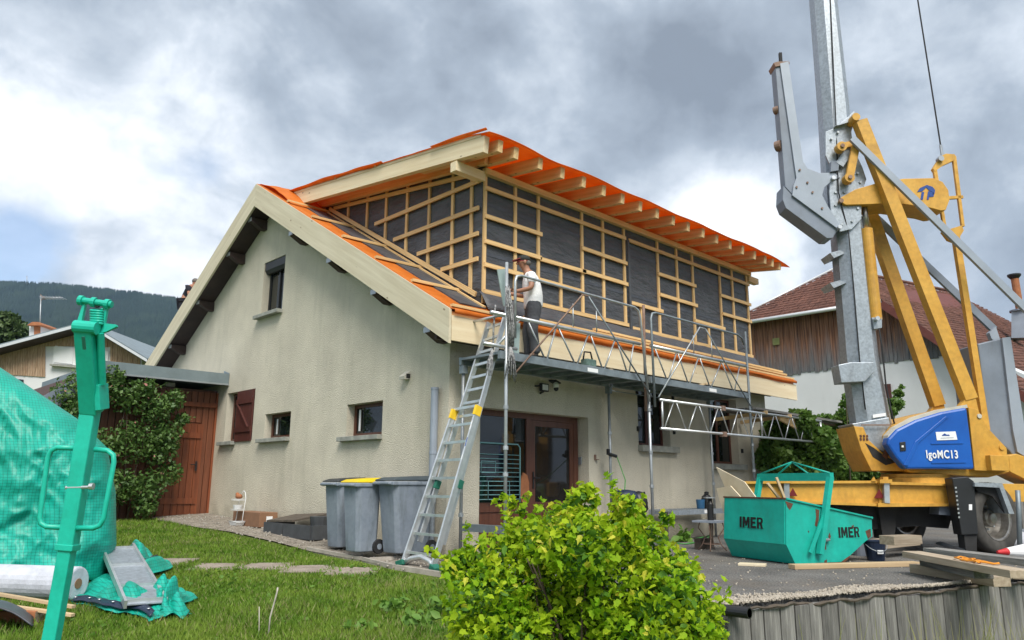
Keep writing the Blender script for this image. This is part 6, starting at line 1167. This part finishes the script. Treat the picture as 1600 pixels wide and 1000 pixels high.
# ================================================================== COVERED PILE, FALLEN SHEET AND BUILDING STUFF ON THE LEFT
def pile():
    c=xy(9.0,-6.70); zb=gzx(*c)+.16; t=thing('covered_pile',(c[0],c[1],zb-.1),'tall pile of building material wrapped in a green woven tarpaulin','pile')
    # sheet draped over a squared load: a front and a back face with creases, joined along the edges
    ys=[918,905,850,770,700,655,615,575,540,520]; xs_=[158,166,182,181,168,122,62,2,-60,-150]
    nu,nv=150,110; Dm=9.25
    def edge(y): return np.interp(-y,[-q for q in ys],xs_)
    for sgn,nm in ((-1,'tarpaulin'),(1,'tarpaulin_back')):
        vs=[];fs=[]
        for j in range(nv+1):
            b=j/nv; y=906+(520-906)*b; xr=edge(y); xl=-300-xr
            for i in range(nu+1):
                a=i/nu; x=xl+(xr-xl)*a; e=max(0.,1-abs(2*a-1)**5)**.5*max(0.,1-b**7)**.5; T=.95-.35*b
                cr_=.16*abs(wob(x*.012+y*.006,y*.010,2.))+.10*abs(wob(x*.03-y*.022,y*.02,7.))+.05*abs(wob(x*.07,y*.05+x*.03,4.))+.05*math.sin(x*.06+y*.02)*(1-b)**2
                vs.append(onD(x,y,Dm+sgn*(T*e-cr_*e)))
        for j in range(nv):
            for i in range(nu): q=j*(nu+1)+i; fs.append((q,q+1,q+nu+2,q+nu+1) if sgn<0 else (q,q+nu+1,q+nu+2,q+1))
        obj(nm,MB().add(vs,fs),'tarp_green',t,smooth=True)
    obj('pallet_load',MB().box((c[0]+.05,c[1],zb+.05),(2.2,2.2,.5)),'old_board_edge',t)
pile()
def fallen():
    o=gpt(200,950); t=thing('fallen_tarpaulin',tuple(o),'crumpled green tarpaulin spilled over the grass beside the covered pile','tarpaulin')
    def mk(name,pix,h,seed,nu=40,nv=22):
        A,B,C_,D_=[gpt(*p) for p in pix]
        def fn(a,b):
            p=(A*(1-a)+B*a)*(1-b)+(D_*(1-a)+C_*a)*b; e=math.sin(math.pi*min(max(a,0.02),.98))**.5*math.sin(math.pi*min(max(b,.02),.98))**.5
            g=abs(wob(a*4+seed,b*3,seed)); g2=wob(a*9,b*7+seed,2.0)
            z=gzx(p[0],p[1])+.03+h*e*(.35+1.1*g)+.05*g2*e; return (p[0]+.10*wob(a*3,b*3,seed+5),p[1]+.10*wob(a*3,b*3,seed+9),z)
        return sheet(name,fn,nu,nv,'tarp_green',t,.004),fn
    s1,f1=mk('front_fold',((112,950),(232,978),(300,966),(150,905)),.24,1.); s2,f2=mk('rear_fold',((178,905),(215,935),(268,888),(188,868)),.34,4.); s3,f3=mk('right_fold',((205,960),(285,974),(302,940),(225,915)),.26,7.)
    for f,m_ in ((f1,lambda q:f1(q,.06)),(f2,lambda q:f2(.62+.3*q*.5,.10+.8*q))):
        pts=[v3(m_(q))+v3((0,0,.02)) for q in np.linspace(.02,.95,24)]; vs=[];fs=[]
        for p in pts: vs+=[p-HF*.05,p+HF*.04+v3((0,0,.035))]
        for k in range(len(pts)-1): fs.append((2*k,2*k+2,2*k+3,2*k+1))
        hm=obj('hem_band',MB().add(vs,fs),'navy_plastic',t,smooth=True); s_=hm.modifiers.new('th','SOLIDIFY'); s_.thickness=.006
        for p in pts[1::4]: obj('eyelet',MB().lathe([(.008,0),(.016,.004),(.014,.008)],p-HF*.005+v3((0,0,.024)),8),'cap_metal',hm)
fallen()
al=thing('aluminium_frame',tuple(gpt(210,950)),'grey aluminium frame section lying across the fallen tarpaulin','frame')
A,B=gpt(178,900)+v3((0,0,.34)),gpt(226,966)+v3((0,0,.13)); sd2=nrm(np.cross(B-A,(0,0,1)))*.17; 
for s_ in (-1,1): beam('side_rail',A+sd2*s_,B+sd2*s_,.025,.07,'alu',al)
obj('tray',MB().prism([A+sd2*.95,B+sd2*.95,B-sd2*.95,A-sd2*.95],(0,0,-.01)),'galva',al)
for q in (.05,.4,.75,.97): p=A+(B-A)*q; beam('cross_rail',p-sd2,p+sd2,.03,.05,'alu',al)
rl=thing('fleece_roll',tuple(gpt(60,925)),'pale grey roll of fleece lying at the foot of the covered pile','roll'); p0,p1=gpt(-70,936)+v3((0,0,.19)),gpt(118,945)+v3((0,0,.20)); obj('rolled_fleece',MB().tube(p0,p1,.165,24),'fleece',rl,smooth=False,bev=.02); obj('core',MB().tube(p1-nrm(p1-p0)*.002,p1+nrm(p1-p0)*.006,.05,12),'cardboard',rl)
for k,lb in enumerate(('upper of two thin pine laths lying before the fleece roll','lower of two thin pine laths lying before the fleece roll')):
    a,b=gpt(-60,958+6*k)+v3((0,0,.22-.07*k)),gpt(112,974+4*k)+v3((0,0,.14-.05*k)); tagit(beam('lath',a,b,.045,.025,'sawn_plank',None),lb,'lath')
bt_=gpt(10,985); fo_=thing('bitumen_sheet',tuple(bt_),'dark grey folded roofing felt at the bottom left edge','felt'); 
def f_b(a,b): p=gpt(-80+130*a,965+25*b); return (p[0],p[1],p[2]+.06+.13*math.sin(math.pi*a)*(.6+.5*b)+.05*wob(a*3,b*2,2))
sheet('folded_sheet',f_b,20,8,'bitumen',fo_,.012)
p=gpt(44,972); bkk=thing('timber_block',tuple(p),'reddish timber block under the folded roofing felt','block'); obj('block_body',MB().bar(p-HR*.22+v3((0,0,.05)),p+HR*.10+v3((0,0,.05)),.16,.11),'brick_orange',bkk,bev=.008); obj('end_grain',MB().bar(p+HR*.10+v3((0,0,.05)),p+HR*.102+v3((0,0,.05)),.15,.10),'sleeper',bkk)
# ------------------------------------------------------------------ green hoist arm close to the camera
def hoist():
    D=4.2; hD=lambda a,b,d=0.:onD(a,b,D+d); g=hD(70,1000); g[2]=gzx(g[0],g[1])
    t=thing('hoist_arm',tuple(g),'tall turquoise steel hoist arm with hook head standing at the left','hoist'); 
    up=tuple(HF); low=hD(80,1000); top=hD(107,850); d=nrm(top-low); foot=low-d*((low[2]-g[2])/d[2])
    beam('inner_post',foot,top,.072,.065,'teal_hoist',t,up=up,bev=.006); beam('sleeve',hD(105,860),hD(142,638),.086,.075,'teal_hoist',t,up=up,bev=.008); beam('sleeve_collar',hD(105,860),hD(107,850),.096,.085,'teal_hoist',t,up=up,bev=.004)
    a,b=hD(143,645),hD(135,512,-.22); beam('head_arm',a,b,.098,.085,'teal_hoist',t,up=up,bev=.008); beam('head_slot',hD(132,546,-.285),hD(130,526,-.315),.014,.01,'green_rubber',t,up=up)
    beam('side_lug',hD(160,640,-.02),hD(158,600,-.05),.03,.10,'teal_hoist',t,up=up,bev=.004); beam('side_lug',hD(155,605,-.0),hD(153,560,-.1),.02,.05,'black_plastic',t,up=up)
    for pts in (((116,700),(90,699),(80,704),(75,715),(62,808),(64,818),(72,823),(100,824)),((148,702),(168,704),(177,711),(178,722),(162,810),(156,821),(146,825),(118,825))): obj('guard_loop',MB().path([hD(*p,-.02) for p in pts],.014,8),'teal_hoist',t,smooth=True)
    for y_ in (762,): c=hD(132,y_,-.08); obj('clamp_bolt',MB().tube(hD(103,y_,-.03),hD(146,y_-1,-.03),.009,8).tube(hD(140,y_-2,-.07),hD(146,y_-2,-.07),.018,8),'alu',t)
    # head: pin tube, cheek plates, hook and spring
    obj('pin_tube',MB().tube(hD(117,510,-.24),hD(152,513,-.24),.035,14),'teal_hoist',t,smooth=False); obj('cheek_plate',MB().prism([hD(*p,-.20) for p in ((115,508),(121,500),(131,468),(134,468),(127,503),(120,518))],HF*.02),'teal_hoist',t); obj('cheek_plate',MB().prism([hD(*p,-.20) for p in ((152,515),(157,505),(166,471),(169,472),(163,505),(181,507),(182,510),(166,518),(155,521))],HF*.02),'teal_hoist',t)
    obj('top_pin',MB().tube(hD(126,469,-.2),hD(175,476,-.2),.018,12),'teal_hoist',t); 
    for x_ in (127,147,168): obj('pin_collar',MB().tube(hD(x_-3,469+.14*(x_-127),-.2),hD(x_+3,470+.14*(x_-127),-.2),.028,12),'teal_hoist',t)
    sp=[hD(151+9*math.cos(q*2.2),483+q*1.35,-.2+.033*math.sin(q*2.2)) for q in np.linspace(0,18,110)]; obj('spring',MB().path(sp,.0075,6),'teal_hoist',t,smooth=True); obj('hook_eye',MB().path([hD(152+3.5*math.cos(q),474+6*math.sin(q),-.2) for q in np.linspace(0,6,14)],.006,6),'black_plastic',t)
    obj('return_rod',MB().tube(hD(157,520,-.2),hD(160,600,-.06),.02,10),'teal_hoist',t)
hoist()
# ================================================================== GRASS AND SMALL PLANTS
def grass():
    n=290000; u=4.2+12.5*RNG.random(n)**1.75; hw=u*.72; v=-hw+RNG.random(n)*(hw*1.0); 
    X=CAM[0]+HF[0]*u+HR[0]*v; Y=CAM[1]+HF[1]*u+HR[1]*v; Z=gz(u,v)
    k=(v<.6)&~((X>-1.22)&(Y>-1.3)&(Y<8.2))&~((X>-.75)&(Y>-6)&(Y<8))&~((Y>8.0)&(X>-3))&(((X-PALA[0])*PN[0]+(Y-PALA[1])*PN[1]>0)|(X<-1.2))
    for q in pth.children:
        c=np.mean([np.array(p.co) for p in q.data.vertices],0); k&=~((np.abs(X-c[0])**2+np.abs(Y-c[1])**2)<.24**2)
    bare=np.sin(X*1.3+2*np.sin(Y*.8))*np.sin(Y*1.9-1.2*np.sin(X*1.1)); k&=~((bare>.62)&(RNG.random(len(X))<.72))
    X,Y,Z,u=X[k],Y[k],Z[k],u[k]; n=len(X); pat=np.sin(X*2.1+1.3*np.sin(Y*1.7))*np.sin(Y*2.6+X)
    h=(.030+.028*RNG.random(n)+.03*(RNG.random(n)<.12)*RNG.random(n))*(1+.3*pat); h=np.where(u<8.5,h*1.35,h); th=RNG.uniform(0,6.283,n); w_=.0045+.004*RNG.random(n); w_*=(1+.06*u); ln=h*RNG.uniform(.2,.9,n); ph=RNG.uniform(0,6.283,n)
    b=np.stack([X,Y,Z-.004],-1); dx=np.stack([np.cos(th)*w_,np.sin(th)*w_,0*w_],-1); tip=b+np.stack([np.cos(ph)*ln,np.sin(ph)*ln,h],-1)
    T=np.stack([b-dx,b+dx,tip],1); dry=RNG.random(n)<.10+.10*(pat>.4)
    for nm,sel,mm_,lb in (('grass',~dry,'grass_blade','short green lawn grass with paler tufts'),('dry_grass',dry,'dry_grass','scattered straw-coloured blades in the lawn')):
        V=T[sel].reshape(-1,3); tagit(fast_mesh(nm,V,np.arange(len(V)).reshape(-1,3),mm_,None,'stuff'),lb,'grass')
    m=2600; u=4.6+5.5*RNG.random(m)**1.3; v=-u*.62+RNG.random(m)*u*.60; pat=np.sin(u*2.7+v*3.1)+np.sin(v*4.3-u); kk=(pat+RNG.normal(0,.7,m))>.5; u,v=u[kk],v[kk]; P=np.stack([CAM[0]+HF[0]*u+HR[0]*v,CAM[1]+HF[1]*u+HR[1]*v,gz(u,v)+.03],-1); P=P[(P[:,0]<-1.3)]
    tagit(fast_mesh('lawn_weeds',*leaves(P,.055,1.6),'weed_leaf',None,'stuff'),'broad-leaved clover and plantain in the lawn','weeds')
grass()
def tall_grass():
    V=[];n=0;F=[]
    for k in range(260):
        s_=random.choice((3.0,3.4,4.6,4.9,5.2,2.2,5.8,1.2))+random.gauss(0,.25); o_=random.uniform(.10,.55); b=PALA+PD*s_+PN*o_; b[2]=-1.05; h=random.uniform(.5,1.02); ph=random.uniform(0,6.28); l=random.uniform(.05,.25); w_=.004
        d=v3((math.cos(ph)*l,math.sin(ph)*l,0)); m_=b+d*.3+v3((0,0,h*.6)); t_=b+d+v3((0,0,h)); V+=[b-HR*w_,b+HR*w_,m_+HR*w_*.8,m_-HR*w_*.8,t_+HR*.001,t_-HR*.001]; F+=[(n,n+1,n+2,n+3),(n+3,n+2,n+4,n+5)]; n+=6
    tagit(fast_mesh('tall_grass',np.array(V),np.array(F),'dry_grass',None,'stuff'),'tall seeding grass stalks in front of the board wall','grass')
tall_grass()
def plantlet(px,py,n,s,h,label,m='weed_leaf'):
    p=gpt(px,py); t=thing('wild_plant',tuple(p),label,'plant'); P=p+np.abs(RNG.normal(0,1,(n,3)))*v3((0,0,h))+RNG.normal(0,.07,(n,3))*v3((1,1,.2)); fast_mesh('foliage',*leaves(P,s,.8),m,t); tubeo('stem',[p,p+v3((.02,0,h*1.2))],.005,m,t,5)
plantlet(615,955,60,.09,.05,'leafy weed clump in the lawn left of the bush'); plantlet(655,985,70,.08,.10,'taller leafy weed beside the bush at the lower edge'); plantlet(690,960,50,.08,.10,'leafy shoot against the left foot of the bush'); plantlet(560,990,40,.09,.05,'small weed clump near the bottom edge of the lawn')
for pts,r,lb in ((((418,1010),(422,965),(433,925),(434,918)),.007,'taller bare whitish stick standing in the lawn'),(((404,1010),(405,975),(405,948)),.0045,'shorter bare stick beside the taller one in the lawn')):
    b=gpt(pts[0][0],999); D=float((b-CAM)@HF); tagit(tubeo('dead_stick',[onD(a,c,D) for a,c in pts],r,'dead_stick',None,6),lb,'stick')

# ================================================================== AIR
def haze():
    a=2650.; m=bpy.data.materials.new('haze'); m.use_nodes=True; t=m.node_tree; t.nodes.clear(); o_=t.nodes.new('ShaderNodeOutputMaterial'); v=t.nodes.new('ShaderNodeVolumePrincipled')
    v.inputs['Color'].default_value=(.50,.70,1.0,1); v.inputs['Density'].default_value=.00011; v.inputs['Anisotropy'].default_value=0.
    t.links.new(v.outputs[0],o_.inputs['Volume']); o=obj('haze',MB().mm((-a,-a,-8),(a,a,440)),m); tagit(o,'thin blue haze over the valley',kind='stuff')
haze()
